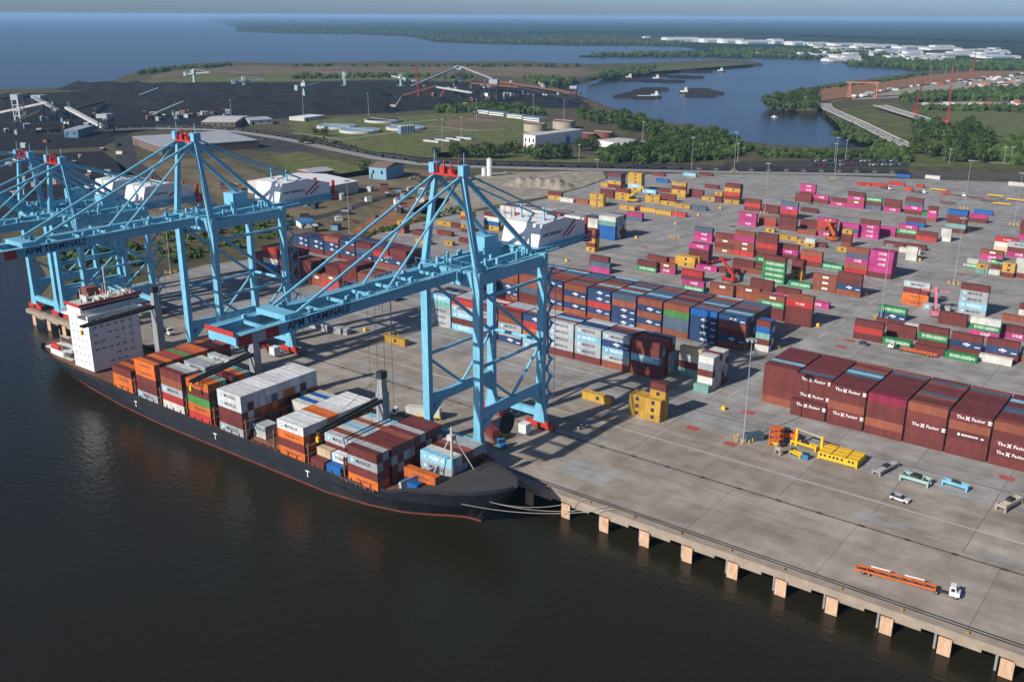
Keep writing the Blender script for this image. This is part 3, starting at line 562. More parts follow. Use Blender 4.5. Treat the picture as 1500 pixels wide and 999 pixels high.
    while z < zt-8:
        y0 = yl+2.2; y1 = yl+5.2; a0, a1 = (y0,y1) if k%2 == 0 else (y1,y0)
        st.beam((hx+0.4,a0,z),(hx+0.4,a1,z+3.1),0.9,0.22); st.box(hx-0.6,a1-0.6,z+3.0,hx+1.4,a1+0.6,z+3.15); st.beam((hx+0.9,a0,z+1.1),(hx+0.9,a1,z+4.2),0.09,0.09); z += 3.1; k += 1
    for y in (yl+2,yl+5.6): st.beam((hx+1.4,y,6),(hx+1.4,y,zt-6),0.16,0.16)
    part('stair_tower', st)
    part('cable_reel', MB().cyl((hx+1.4,15,9.0),(hx+2.1,15,9.0),3.4,n=20), M['black'])
    part('electrical_cabinet', MB().box(hx-2,26,1.2,hx+1,29,4.4), M['white'])
    return t
APM = text_mesh('lettering', 'APM TERMINALS', 2.8, M['letter'], 0.05)
MAER = text_mesh('lettering', 'APM TERMINALS', 1.5, M['letter'], 0.02)
cr1 = make_crane(-186.7, 1.0, 'tall blue quay crane over the ship bow, boom lowered, white machinery house')
cr2 = copy_tree(cr1, None, 'tall blue quay crane with its boom lowered just forward of the wheelhouse'); cr2.location = (-313.0,0,0)
make_crane(-408.5, 0.81, 'shorter blue quay crane next to the raised-boom crane, its boom lowered')
make_crane(-434.5, 0.81, 'shorter blue quay crane at the quay end with its boom raised', math.radians(40))

# ------------------------------------------------------------------ container ship
ship = thing('container_ship', 'black hulled container ship with white accommodation block moored under the blue cranes', 'ship', (-265,-17,WZ))
def spart(name, mb, m, p=None):
    o = mb.build(name, m, p or ship); o.matrix_parent_inverse = Matrix.Translation((265,17,-WZ)) if p is None else Matrix.Identity(4); return o
ST = [(-385,9,1.5,3),(-378,13,4,2.6),(-365,15.6,8.5,2.2),(-347,16,11.5,1.6),(-320,16,14.4,0.6),(-292,16,15.8,0.3),(-207,16,15.2,0.3),(-192,15.6,13.2,0.6),(-181,14.6,10.3,1.4),(-176,14.0,8.8,3.4),(-168,12.9,6.0,4.8),(-160,10.8,2.8,5.8),(-154,7.8,0.9,6.6),(-150,5.0,0.5,7.2),(-147.6,2.4,0.3,7.6),(-146.8,0.7,0.15,7.8)]
hv = []; hf = []; hm = []
def ring(x, hd, hw, zd):
    xw = x if x < -181 else x-(x+181)*0.36
    return [(x,-17-hd,zd),(xw*0.35+x*0.65,-17-(hd*0.75+hw*0.25),zd*0.45-2),(xw,-17-hw,-6.15),(xw,-17-hw*0.98,-9),(xw,-17+hw*0.98,-9),(xw,-17+hw,-6.15),(xw*0.35+x*0.65,-17+(hd*0.75+hw*0.25),zd*0.45-2),(x,-17+hd,zd)]
for s in ST: hv += ring(*s)
for i in range(len(ST)-1):
    for k in range(7): hf.append((i*8+k,i*8+k+1,(i+1)*8+k+1,(i+1)*8+k)); hm.append(1 if k in (2,3,4) else 0)
    hf.append((i*8+7,i*8,(i+1)*8,(i+1)*8+7)); hm.append(3 if ST[i][0] > -177 else 2)
hf.append(tuple(range(7,-1,-1))); hm.append(0); e_ = (len(ST)-1)*8; hf.append(tuple(range(e_,e_+8))); hm.append(0)
mb = MB(); mb.v = hv; mb.f = hf; mb.m = hm
spart('hull', mb, [M['hull'],M['boot'],M['deck'],M['fore']])
mb = MB()
for i in range(len(ST)-1):
    for s in (-1,1):
        a, c = ST[i], ST[i+1]
        if a[0] < -180 or 1: mb.beam((a[0],-17+s*(a[1]-0.05),a[3]+0.45),(c[0],-17+s*(c[1]-0.05),c[3]+0.45),0.16,1.0)
spart('bulwark', mb, M['hull'])
for x in range(-326,-186,4):   # lashing pedestals along the rail
    spart('lashing_post', MB().box(x,-32.8,0.2,x+0.5,-31.9,1.15).box(x+2.0,-32.9,0.2,x+2.2,-32.6,2.2).box(x,-32.9,1.1,x+4,-32.75,1.25).box(x+2.6,-32.5,0.2,x+3.4,-31.6,0.9), M['deck'])
for xx in (-308.2,-292.6,-277.2,-262,-245.4,-231.5,-215.5,-199.6):
    lb = MB()
    for yy in range(-32,0,5): lb.box(xx,yy,0.2,xx+0.5,yy+0.5,7.5)
    lb.box(xx,-32.6,3.8,xx+1.0,-1.6,4.0).box(xx,-32.6,6.6,xx+1.0,-1.6,6.8); spart('lashing_bridge', lb, M['deck'])
for x0, x1 in ((-321,-262),(-258,-232),(-229,-184)):
    spart('hatch_cover', MB().box(x0,-29.8,0.25,x1,-3.5,1.0), M['deck'])
acc = spart('accommodation_block', MB().box(-352,-30,2,-338.5,-9,24).box(-351,-33,24,-340,-4,24.6).box(-350.5,-31,24.6,-341,-6,27.4).box(-360,-26,2,-352,-10,14), M['white'])
spart('bridge_roof', MB().box(-351,-31.5,27.4,-340.6,-5.5,27.7), M['ofwhite'])
spart('bridge_band', MB().box(-340.6,-31.6,27.35,-340.4,-5.4,28.5).box(-351,-31.7,27.35,-340.6,-31.5,28.5), M['red'])
rw = MB()
for yy in range(-33,-4,2): rw.box(-340.1,yy,24.6,-340.0,yy+0.1,25.7)
rw.box(-340.1,-33,25.6,-340,-4,25.7).box(-351,-33,24.6,-350.9,-4,25.7).box(-351,-33,25.6,-340,-32.9,25.7)
for kk in range(10): rw.box(-350+rnd.uniform(0,8),-28+kk*2,27.7,-349.2+rnd.uniform(0,8),-27.4+kk*2,28.6+rnd.uniform(0,1.4))
spart('wing_railing', rw, M['ofwhite'])
spart('wheelhouse_window', MB().box(-341.0,-30.2,25.9,-340.9,-6.6,26.9), M['glass'])
for zz in range(7):
    for k in range(6):
        if rnd.random() < 0.6: spart('porthole', MB().box(-338.5,-28.4+k*2.9,4.3+zz*2.9,-338.42,-27.9+k*2.9,4.9+zz*2.9).box(-338.5,-27.5+k*2.9,4.3+zz*2.9,-338.42,-27.0+k*2.9,4.9+zz*2.9), M['glass'])
        if k < 4 and zz < 6: spart('porthole', MB().box(-350+k*2.9,-30.06,4.7+zz*2.9,-349.5+k*2.9,-30,5.2+zz*2.9), M['glass'])
for zz in range(4): spart('deck_gallery', MB().box(-358,-31.5,4+zz*3,-352,-30,4.15+zz*3).box(-358,-31.5,4.2+zz*3,-357.8,-31.3,6.8+zz*3), M['ofwhite'])
spart('funnel', MB().prism([(-359,-20),(-355,-20),(-355,-15),(-359,-15)],14,30), M['rust'])
mst = MB().beam((-346,-17,27.6),(-346,-17,39),0.5,0.5).beam((-346,-20,36),(-346,-14,36),0.25,0.25).beam((-346,-19,33),(-346,-15,33),0.3,0.3)
for k in range(7): spart('antenna', MB().cyl((-349+k,-26+k*2.6,27.6),(-349+k,-26+k*2.6,30+rnd.random()*3),0.15,n=5), M['ofwhite'])
spart('radar_dome', MB().cyl((-344,-8,27.6),(-344,-8,29.6),0.9,0.7,8), M['ofwhite']); spart('radar_mast', mst, M['ofwhite'])
spart('stern_house', MB().box(-372,-29,2.2,-362,-24,5.0).box(-374,-30,5.0,-360,-23,5.2), M['white'])
spart('lifeboat', MB().cyl((-369,-29.3,6.4),(-363,-29.3,6.4),1.1,n=8), M['red'])
for nm, px_, yj in (('A',(-330,-6.5),24.5),('B',(-268.5,-8.5),14.5),('C',(-208,-6.5),12.5)):
    x, y = px_; top = {'A':31,'B':27,'C':24}[nm]
    cr = spart('deck_crane', MB().beam((x,y,0.3),(x,y,top-6),3.0,3.0).beam((x,y,top-6),(x,y,top),2.4,2.6,0,1.6,1.8), M['grey'])
    spart('crane_head', MB().box(x-1.2,y-1.3,top-1,x+1.2,y+1.3,top+1.2), M['dark'])
    yj2 = {'A':(-38,24),'B':(-36,16.5),'C':(-35,14.5)}[nm]; z0 = {'A':24.5,'B':19,'C':16}[nm]
    spart('crane_jib', MB().beam((x+1.0,y-1,z0),(x+2.2,yj2[0],yj2[1]),0.7,1.3,0,0.5,0.8).beam((x-1.0,y-1,z0),(x+0.6,yj2[0],yj2[1]),0.7,1.3,0,0.5,0.8), M['dark'])
    spart('crane_wire', MB().cyl((x,y,top),(x+1.5,yj2[0]+1,yj2[1]+0.6),0.07,n=4), M['dark'])
    spart('hook_block', MB().box(x+0.8,yj2[0]-0.4,yj2[1]-3.0,x+1.8,yj2[0]+0.4,yj2[1]-1.4).cyl((x+1.3,yj2[0],yj2[1]-1.4),(x+1.3,yj2[0],yj2[1]),0.06,n=4), M['yellow'])
spart('foremast', MB().cyl((-170,-17,5),(-170,-17,20),0.45,0.3,8).beam((-170,-17,18),(-174,-21,5),0.3,0.3).beam((-170,-17,18),(-166,-12,6),0.3,0.3).box(-170.9,-18,16,-169.1,-16,17.6), M['ofwhite'])
spart('breakwater', MB().beam((-178,-30,4.2),(-174.5,-17,5.6),0.3,2.2).beam((-174.5,-17,5.6),(-178,-4,4.2),0.3,2.2), M['grey'])
for k in range(6): spart('mooring_winch', MB().cyl((-180+rnd.uniform(-3,2),-28+k*0.7,2.2),(-178.6,-28+k*0.7,2.2),0.7,n=8), M['mint'])
TMK = text_mesh('tug_mark', 'T', 3, TW, 0.06)
for u, v in ((198,591),(315,646),(450,700)):
    p = AY(u, v, -33.4); o = put('tug_mark', TMK, ship, (p.x+265,-33.15+17,-2.2-WZ))
for a, c in (((752,718),(880,748)),((725,743),(890,752)),((752,718),(850,736))):
    p = Vector((-152,-22,4.0)) if a[0] > 740 else Vector((-158,-27,3.5)); q_ = G(c[0], c[1], 0.8); q_.y = 1.1
    mb = MB(); N = 10; pts = []
    for i in range(N+1):
        t_ = i/N; pt = p.lerp(q_, t_); pt.z -= 4*2.2*t_*(1-t_); pts.append(pt)
    for i in range(N): mb.cyl(pts[i], pts[i+1], 0.09, n=5)
    mb.build('mooring_line', M['rope'], label='pale mooring rope from the ship bow to a quay bollard', cat='rope', group='mooring ropes at the bow')

# ------------------------------------------------------------------ lamp masts
def mast_mesh():
    a = MB().cyl((0,0,0.6),(0,0,35),0.26,0.11,8).cyl((0,0,0),(0,0,0.6),1.1,1.0,10)
    h = MB().cyl((0,0,34.7),(0,0,35.0),1.1,1.1,12)
    for k in range(6): h.box(1.5*math.cos(k*1.047)-0.4,1.5*math.sin(k*1.047)-0.4,34.3,1.5*math.cos(k*1.047)+0.4,1.5*math.sin(k*1.047)+0.4,34.8)
    bl = MB().cyl((0,0,0),(0,0,1.3),0.2,n=8)
    return a.mesh('pole', M['galv']), h.mesh('lamp_ring', M['grey']), bl.mesh('guard_post', M['yellow'])
pm, hm_, gm = mast_mesh()
for i, (u, v, near_) in enumerate([(1089,645,'the tall maroon block'),(1290,467,'the green and maroon stacks'),(1397,416,'the tall grey and maroon stack'),(988,349,'the open centre of the yard'),(1120,312,'the pink stacks'),(512,346,'the far navy block'),(574,492,'a lone mustard container'),(1222,262,'the trailer rows'),(873,305,'the mustard stacks'),(250,400,'the shorter cranes'),
        (1412,306,'the trailer park'),(740,330,'the crane house'),(1012,262,'the rail fence'),(1075,252,'the train tail'),(1485,330,'the yard edge')]):
    p = G(u, v); t = thing('lamp_mast', f'tall grey lamp mast with ring of floodlights by {near_}', 'lamp mast', (p.x,p.y,0), group='lamp masts of the yard')
    put('pole', pm, t); put('lamp_ring', hm_, t)
    for k in range(8):
        a = k*math.pi/4+0.3; put('guard_post', gm, t, (2.9*math.cos(a),2.9*math.sin(a),0))
# wheel-stop blocks
for i, (u, v) in enumerate([(1386,456),(1198,478),(1140,510),(1060,600),(1308,407),(1268,433),(1347,382),(1331,370),(1390,352),(1420,340),(1440,324),(932,349),(990,329),(1023,316),(1055,306),(877,366),(830,383),(535,485),(615,453),(1418,337)]):
    p = G(u, v)
    if i == 0: bk = MB().prism([(-0.7,-0.6),(0.7,-0.6),(0.7,0.6),(-0.7,0.6)],0,1.25).box(-0.45,-0.4,1.25,0.45,0.4,1.4).mesh('barrier_block', M['yellow'])
    put('barrier_block', bk, None, (p.x,p.y,0.006), label='yellow concrete corner block at a container row end', cat='barrier', group='yellow corner blocks')

# ------------------------------------------------------------------ vehicles
def wheels(t, xs, yw, r, p=None):
    for x in xs:
        for s in (-1,1):
            wv = MB().cyl((x,s*yw-0.14,r),(x,s*yw+0.14,r),r,n=10).build('wheel', M['black'], t)
            MB().cyl((x,s*yw-0.16,r),(x,s*yw+0.16,r),r*0.5,n=8).build('rim', M['grey'], wv)
def tractor(loc, rz, m, label):
    t = thing('yard_tractor', label, 'truck', loc, rz)
    MB().box(-3.2,-0.45,0.6,2.2,0.45,0.95).build('chassis', M['dark'], t)
    MB().add([(0.4,-1.2,0.8),(2.7,-1.2,0.8),(2.7,1.2,0.8),(0.4,1.2,0.8),(0.4,-1.15,3.1),(1.7,-1.15,3.1),(1.7,1.15,3.1),(0.4,1.15,3.1),(2.0,-1.2,1.9),(2.7,-1.15,1.75),(2.7,1.15,1.75),(2.0,1.2,1.9)],
       [(0,1,9,8,5,4),(3,7,6,11,10,2),(0,4,7,3),(4,5,6,7),(1,2,10,9),(8,9,10,11),(0,3,2,1)]).build('cab', M[m], t)
    MB().add([(1.74,-1.0,2.95),(1.74,1.0,2.95),(2.03,1.05,1.98),(2.03,-1.05,1.98)], [(0,3,2,1)]).build('windscreen', M['glass'], t)
    MB().box(0.7,-1.22,1.95,1.6,-1.19,2.8).box(0.7,1.19,1.95,1.6,1.22,2.8).build('side_window', M['glass'], t)
    wheels(t, (-2.4,1.9), 1.0, 0.5); return t
def trailer(loc, rz, m, label, Ln=14.5):
    t = thing('trailer', label, 'trailer', loc, rz)
    for y in (-1.1,1.1): MB().box(-Ln,y-0.16,0.95,0,y+0.16,1.4).build('side_rail', M[m], t)
    for k in range(8): MB().box(-Ln+0.1+k*(Ln-0.5)/7,-0.94,1.05,-Ln+0.4+k*(Ln-0.5)/7,0.94,1.3).build('cross_member', M[m], t)
    MB().box(-Ln+0.5,-0.3,0.8,-0.5,0.3,1.0).build('spine', M['dark'], t); wheels(t, (-Ln+2,-Ln+3.4), 0.95, 0.48)
    return t
def rigpx(a, c, mt, mr_, la, lb, Ln=14.5):
    p, q_ = G(*a), G(*c); d = (q_-p); rz = math.atan2(d.y, d.x); d.normalize()
    tractor(tuple(q_-d*2.5+Vector((0,0,0.01))), rz, mt, la)
    if mr_: trailer(tuple(q_-d*5.0+Vector((0,0,0.01))), rz, mr_, lb, Ln)
    return rz, q_-d*5.0
rz_, tp = rigpx((1292,846),(1404,876),'white','orange','white yard tractor pulling an empty orange trailer on the quay','empty orange skeletal trailer on the open quay',19)
for k in (5,13): MB().box(-k-2.6,1.5,1.35,-k+2.0,1.75,1.6).build('white_edge', M['white'], [o for o in COL.objects if o.name.startswith('trailer')][-1])
rigpx((1366,523),(1302,510),'white','orange','white tractor with empty orange trailer beside green containers','empty orange trailer beside green containers')
def load(r, code, label):
    rz, p = r; d = Vector((math.cos(rz),math.sin(rz),0)); n_ = Vector((-d.y,d.x,0)); q_ = p-d*12.6-n_*1.22
    o = put('loaded_container', CM[40], None, (q_.x,q_.y,1.42), rz, label, 'container'); o.material_slots[0].link = 'OBJECT'; o.material_slots[0].material = PM[code]
load(rigpx((708,632),(737,658),'blue','rust','blue tractor under the crane carrying a maroon container','rust brown trailer under the crane at the ship bow',13), 'm', 'maroon container on the trailer behind the blue tractor')
p = G(722,640); load(rigpx((648,615),(574,608),'white','yellow','white tractor beside the ship deck crane','yellow trailer beside the ship deck crane',13), 'w', 'pale container on the yellow trailer beside the ship')
rigpx((205,470),(252,492),'white','dark','white tractor near the wheelhouse on the quay','dark trailer near the wheelhouse on the quay',12)
rigpx((360,490),(402,520),'blue','red','dark blue tractor behind the ship middle crane','red trailer behind the ship middle crane',12)
rigpx((1283,274),(1305,279),'white','rust','white tractor among red boxes in the trailer park','rust trailer among red boxes',8)
rigpx((1330,281),(1356,284),'white','rust','white tractor beside a red short box','rust trailer beside a red short box',8)
rigpx((1370,285),(1414,289),'white','rust','white tractor at the end of the trailer rows','rust trailer at the end of the trailer rows',12)
for k, (u, v, r__) in enumerate([(1385,281,0.35),(1440,292,0.35),(1470,290,0.35),(1460,297,0.35),(1500,296,0.35),(1400,300,0.35),(1480,302,.35)]):
    p = G(u, v); trailer((p.x,p.y,0.01), -0.02, 'rust' if k%2 else 'yellow', 'empty flat trailer parked in the trailer rows', 12)['group'] = 'parked flat trailers'
def carmesh():
    body = MB().add([(-2.2,-0.9,0.4),(2.2,-0.9,0.4),(2.2,0.9,0.4),(-2.2,0.9,0.4),(-2.2,-0.88,0.95),(2.2,-0.85,0.85),(2.2,0.85,0.85),(-2.2,0.88,0.95)], [(0,3,2,1),(0,1,5,4),(1,2,6,5),(2,3,7,6),(3,0,4,7),(4,5,6,7)])
    cab = MB().add([(-1.7,-0.84,0.92),(1.0,-0.84,0.88),(1.0,0.84,0.88),(-1.7,0.84,0.92),(-1.2,-0.68,1.48),(0.3,-0.68,1.48),(0.3,0.68,1.48),(-1.2,0.68,1.48)], [(0,1,5,4),(1,2,6,5),(2,3,7,6),(3,0,4,7)])
    roof = MB().box(-1.2,-0.68,1.46,0.3,0.68,1.5)
    wh = MB()
    for x in (-1.35,1.35):
        for s in (-1,1): wh.cyl((x,s*0.82-0.1,0.33),(x,s*0.82+0.1,0.33),0.33,n=10)
    return body.mesh('body', M['white']), cab.mesh('glazing', M['glass']), roof.mesh('roof', M['white']), wh
cb, cg, crf, cw = carmesh(); cwm = MB().cyl((0,-0.1,0.33),(0,0.1,0.33),0.33,n=10).mesh('wheel', M['black'])
carp = {k: paint('car_'+k, c) for k, c in (('white',(0.7,0.7,0.7)),('silver',(0.4,0.42,0.44)),('black',(0.02,0.02,0.022)),('blue',(0.03,0.07,0.16)),('red',(0.3,0.02,0.02)),('grey',(0.14,0.14,0.15)))}
def car(u, v, rz, c, label, group=None, sc=1.0, z=0.01):
    p = G(u, v, z); t = thing('car', label, 'car', (p.x,p.y,z), rz, group); t.scale = (sc,sc,sc)
    for nm, me in (('body',cb),('roof',crf)):
        o = put(nm, me, t); o.material_slots[0].link = 'OBJECT'; o.material_slots[0].material = carp[c]
    put('glazing', cg, t); [put('wheel', cwm, t, (x_,y_,0)) for x_ in (-1.35,1.35) for y_ in (-0.82,0.82)]; return t
car(853,627,1.2,'silver','silver car driving past the crane shadow on the quay'); car(1266,505,-0.2,'blue','dark blue car driving between the container rows')
pk = car(1318,733,-0.08,'white','white pickup truck parked on the quay between rails and machinery', None, 1.2); pk.name = 'pickup_truck'; MB().box(-2.15,-0.75,0.75,-1.72,0.75,1.15).build('cargo_bed', M['dark'], pk)
for i in range(46):
    u = 1190+ (i%23)*6.1+rnd.uniform(-1,1); v = 236.5+(i//23)*6.0+rnd.uniform(-.6,.6)
    car(u, v, 1.2, (cc_ := rnd.choice(list(carp))), f'small {cc_} car parked in the lot beyond the coal train', 'cars parked beyond the train', 1.15, -0.1)
for i in range(26):
    u, v = rnd.choice([(350+rnd.uniform(0,60),204+rnd.uniform(0,6)),(575+rnd.uniform(0,75),258+rnd.uniform(0,14)),(500+rnd.uniform(0,70),330+rnd.uniform(-60,0)),(320+rnd.uniform(0,40),268+rnd.uniform(0,14))])
    car(u, v, rnd.uniform(0,3), (cc_ := rnd.choice(list(carp))), f'small {cc_} car parked around the workshops beside the yard', 'cars parked at the workshops', 1.1, -0.2)
# forklift
p = G(739,640); t = thing('forklift', 'small yellow forklift on the quay under the crane', 'forklift', (p.x,p.y,0.01), 0.6)
MB().box(-1.5,-0.8,0.5,1.0,0.8,1.3).box(-1.6,-0.8,0.5,-0.8,0.8,1.6).build('body', M['yellow'], t); MB().box(-0.6,-0.7,2.3,0.8,0.7,2.4).build('roof_guard', M['yellow'], t)
for x in (-0.55,0.75):
    for y in (-0.65,0.65): MB().box(x-0.05,y-0.05,1.3,x+0.05,y+0.05,2.3).build('roof_post', M['dark'], t)
MB().box(1.1,-0.5,0.2,1.25,-0.35,3.2).box(1.1,0.35,0.2,1.25,0.5,3.2).build('mast', M['dark'], t); MB().box(1.25,-0.45,0.2,2.4,-0.3,0.28).box(1.25,0.3,0.2,2.4,0.45,0.28).build('fork', M['dark'], t); wheels(t, (-1.0,0.7), 0.75, 0.4)
def reach_stacker(u, v, rz, m, label, held=None):
    p = G(u, v); t = thing('reach_stacker', label, 'reach stacker', (p.x,p.y,0.01), rz)
    MB().box(-5,-1.7,0.8,3.2,1.7,2.2).box(-5.4,-1.6,0.8,-3.4,1.6,3.0).build('body', M[m], t)
    MB().box(-1.5,-0.9,2.2,0.6,0.9,4.4).build('cab', M['glass'], t)
    MB().beam((-4.4,0,3.6),(6.2,0,11.5),1.1,1.2).build('boom', M[m], t); MB().beam((0.5,0,2.2),(2.4,0,8.4),0.5,0.5).build('lift_cylinder', M['dark'], t)
    MB().box(5.6,-6.0,9.6,7.0,6.0,10.2).box(5.9,-0.8,10.2,6.7,0.8,11.6).build('spreader', M[m], t); wheels(t, (2.3,-3.9), 1.6, 0.85); return t
reach_stacker(1216,352,2.4,'orange','orange reach stacker with raised boom among pink containers')
reach_stacker(1066,412,2.8,'red','red reach stacker in front of the green stack')
reach_stacker(1368,461,1.9,'pinkm','pink reach stacker in front of a grey lettered container')
reach_stacker(928,296,0.6,'yellow','yellow reach stacker between mustard stacks')
# equipment by the lamp mast
def frame_thing(name, label, cat, u, v, rz, Ln, Wd, H, m, detail=6):
    p = G(u, v); t = thing(name, label, cat, (p.x,p.y,0.01), rz)
    for y in (-Wd/2,Wd/2): MB().box(-Ln/2,y-0.18,H*0.55,Ln/2,y+0.18,H).build('side_beam', M[m], t)
    for k in range(detail):
        x = -Ln/2+0.3+k*(Ln-0.6)/(detail-1); MB().box(x-0.18,-Wd/2+0.18,H*0.6,x+0.18,Wd/2-0.18,H*0.95).build('cross_beam', M[m], t)
    for x in (-Ln/2+0.3,Ln/2-0.3):
        for y in (-Wd/2,Wd/2): MB().box(x-0.25,y-0.25,0,x+0.25,y+0.25,H*0.55).build('corner_post', M[m], t)
    MB().box(-1.2,-Wd*0.3,H*0.95,1.2,Wd*0.3,H*1.3).build('drive_box', M['dark'], t); return t
for k in range(3):
    t = thing('container_spreader', f'yellow crane spreader frame, {["landward","middle","waterside"][k]} of three parked together', 'spreader', (G(1229,676).x,G(1229,676).y+4.6-k*2.7,0.01), 0.0, 'yellow spreader frames')
    MB().box(-6.2,-1.15,0.4,6.2,1.15,2.5).build('box_beam', M['yellow'], t)
    for x in (-5.2,-4,-2.4,-1.2,0,1.4,3.6,4.8): MB().box(x-0.35,-1.2,1.3,x+0.35,-1.14,2.1).build('slot', M['dark'], t)
    for x in (-2.2,2.4): MB().box(x-0.1,-1.2,2.5,x+0.1,1.2,2.62).build('rib', M['dark'], t)
    for x in (-6.0,6.0):
        for y in (-1.0,1.0): MB().box(x-0.3,y-0.14,0,x+0.3,y+0.14,0.4).build('foot', M['yellow'], t)
frame_thing('parked_chassis','grey and yellow chassis frame parked beside the yellow spreaders','chassis',1297,689,1.35,11,2.4,1.6,'grey',9)
frame_thing('lifting_frame','teal lifting frame resting on the quay','lifting frame',1341,706,-0.05,8.5,3.6,2.0,'mint',5)
frame_thing('blue_lifting_rig','light blue lifting beam resting on the quay','lifting beam',1399,714,-0.1,7.5,1.6,1.8,'crane',4)
frame_thing('rusty_chassis','rusty yellow chassis frame parked near the maroon block','chassis',1478,742,1.3,10,2.6,2.2,'tanktan',8)
frame_thing('yellow_cable_frame','low yellow frame lying beside the red stair frame','frame',1152,660,-0.35,13,1.4,1.2,'yellow',5)
frame_thing('orange_lifting_frame','orange lifting frame standing between the red frame and cream arm','lifting frame',1150,645,0.2,7,2.6,3.4,'orange',5)
frame_thing('cable_drum_frame','tan steel frame with black drum beside the orange lifting frame','frame',1146,664,1.1,4.5,2.2,2.6,'tanktan',4)
frame_thing('yellow_lifting_rig','yellow lifting beam lying under the cream arm','lifting beam',1178,655,-0.1,9,1.6,1.6,'yellow',6)
p = G(1136,652); t = thing('red_stair_frame','orange red steel access frame beside the lamp mast','access frame',(p.x,p.y,0.01),-0.1)
for x in (-1.6,1.6):
    for y in (-1.5,1.5): MB().box(x-0.15,y-0.15,0,x+0.15,y+0.15,6.2).build('post', M['orange'], t)
for z in (2.2,4.2,6.0): MB().box(-1.75,-1.65,z,1.75,1.65,z+0.18).build('platform', M['orange'], t)
MB().beam((-1.5,-1.5,0),(1.5,1.5,6),0.3,0.3).build('brace', M['orange'], t)
p = G(1166,652); t = thing('davit_arm','yellow post with long cream arm beside the red frame','davit',(p.x,p.y,0.01),-0.08)
MB().box(-0.4,-0.4,0,0.4,0.4,6).build('post', M['yellow'], t); MB().beam((0,0,5.8),(8.6,0,5.2),0.5,0.5).build('arm', M['tanktan'], t); MB().box(8.2,-0.4,0,9,0.4,5.6).build('post', M['yellow'], t)
p = G(1180,672); t = thing('blue_bin','small bright blue bin beside the yellow spreaders','bin',(p.x,p.y,0.01),0.05)
MB().prism([(-0.9,-0.8),(0.9,-0.8),(1.0,0.8),(-1.0,0.8)],0.15,1.7).build('tub', M['blue'], t); MB().box(-1.05,-0.85,1.7,1.05,0.85,1.8).build('rim', M['dark'], t)
C20 = put('site_container', CM[20], None, (G(1094,648).x,G(1094,648).y,0.006), 0.9, 'slate grey box behind yellow posts beside the lamp mast', 'container'); C20.material_slots[0].link = 'OBJECT'; C20.material_slots[0].material = PM['d']

# ------------------------------------------------------------------ coal train and tracks
trk = [(60,196),(150,190),(230,187.5),(300,189),(350,192),(400,199),(440,206),(500,219),(560,231),(620,239),(700,243),(800,245.5),(900,247.5),(1000,249.5),(1100,251.5),(1200,253),(1322,255)]
pts = [G(a, b, 0) for a, b in trk]
def walk(step, P=None):
    P = P or pts
    out = []; acc_ = 0
    for i in range(len(P)-1):
        d = P[i+1]-P[i]; l = d.length; s = acc_
        while s < l: out.append((P[i]+d*(s/l), math.atan2(d.y, d.x))); s += step
        acc_ = s-l
    return out
road('track_bed', trk+[(1420,258),(1600,263)], 34, 'ballast', 3)
for off in (-11,-5.5,0,5.5,11):
    P = []
    for i, p in enumerate(pts):
        d = pts[min(i+1,len(pts)-1)]-pts[max(i-1,0)]; d.normalize(); P.append(p+Vector((-d.y,d.x,0))*off)
    mb = MB()
    for i in range(len(P)-1):
        d = (P[i+1]-P[i]).normalized(); s = Vector((-d.y,d.x,0))*0.72
        for sg in (-1,1): mb.beam(P[i]+s*sg+Vector((0,0,0.0)), P[i+1]+s*sg+Vector((0,0,0.0)), 0.16, 0.3)
    mb.build('railway_track', M['grey'], kind='structure')
wb = MB(); wb.add([(-6.9,-1.5,2.6),(6.9,-1.5,2.6),(6.9,1.5,2.6),(-6.9,1.5,2.6),(-6.9,-1.5,3.9),(6.9,-1.5,3.9),(6.9,1.5,3.9),(-6.9,1.5,3.9),(-4.4,-1.1,1.0),(4.4,-1.1,1.0),(4.4,1.1,1.0),(-4.4,1.1,1.0)],
   [(0,1,5,4),(1,2,6,5),(2,3,7,6),(3,0,4,7),(8,9,1,0),(9,10,2,1),(10,11,3,2),(11,8,0,3),(8,11,10,9)])
for k in range(11): wb.box(-6.6+k*1.3,-1.6,2.6,-6.45+k*1.3,1.6,3.85)
wbody = wb.mesh('hopper_body', mat('wagon_paint',(0.045,0.043,0.042),0.7,var=0.5,rand=0.35))
wcoal = MB().add([(-6.7,-1.35,3.7),(6.7,-1.35,3.7),(6.7,1.35,3.7),(-6.7,1.35,3.7),(-4.5,0,4.35),(0,0.1,4.2),(4.5,0,4.4)], [(0,1,6,5,4),(1,2,6),(2,3,4,5,6),(3,0,4)]).mesh('coal_load', M['coal'])
wbog = MB(); wbog.box(-1.3,-1.05,0.45,1.3,1.05,0.9)
for x in (-0.9,0.9):
    for s in (-1,1): wbog.cyl((x,s*0.72-0.07,0.5),(x,s*0.72+0.07,0.5),0.46,n=8)
wbogm = wbog.mesh('bogie', M['dark'])
wend = MB().box(-0.05,-1.4,2.7,0.05,1.4,3.7).mesh('end_panel', M['ofwhite'])
for i, (p, a) in enumerate(walk(15.4)):
    t = thing('coal_wagon', 'dark open hopper wagon heaped with coal in the long train', 'rail wagon', (p.x,p.y,-0.02), a, 'hopper wagons of the coal train')
    put('hopper_body', wbody, t); put('coal_load', wcoal, t); put('bogie', wbogm, t, (-5.4,0,0)); put('bogie', wbogm, t, (5.4,0,0)); put('end_panel', wend, t, (7.0,0,0))

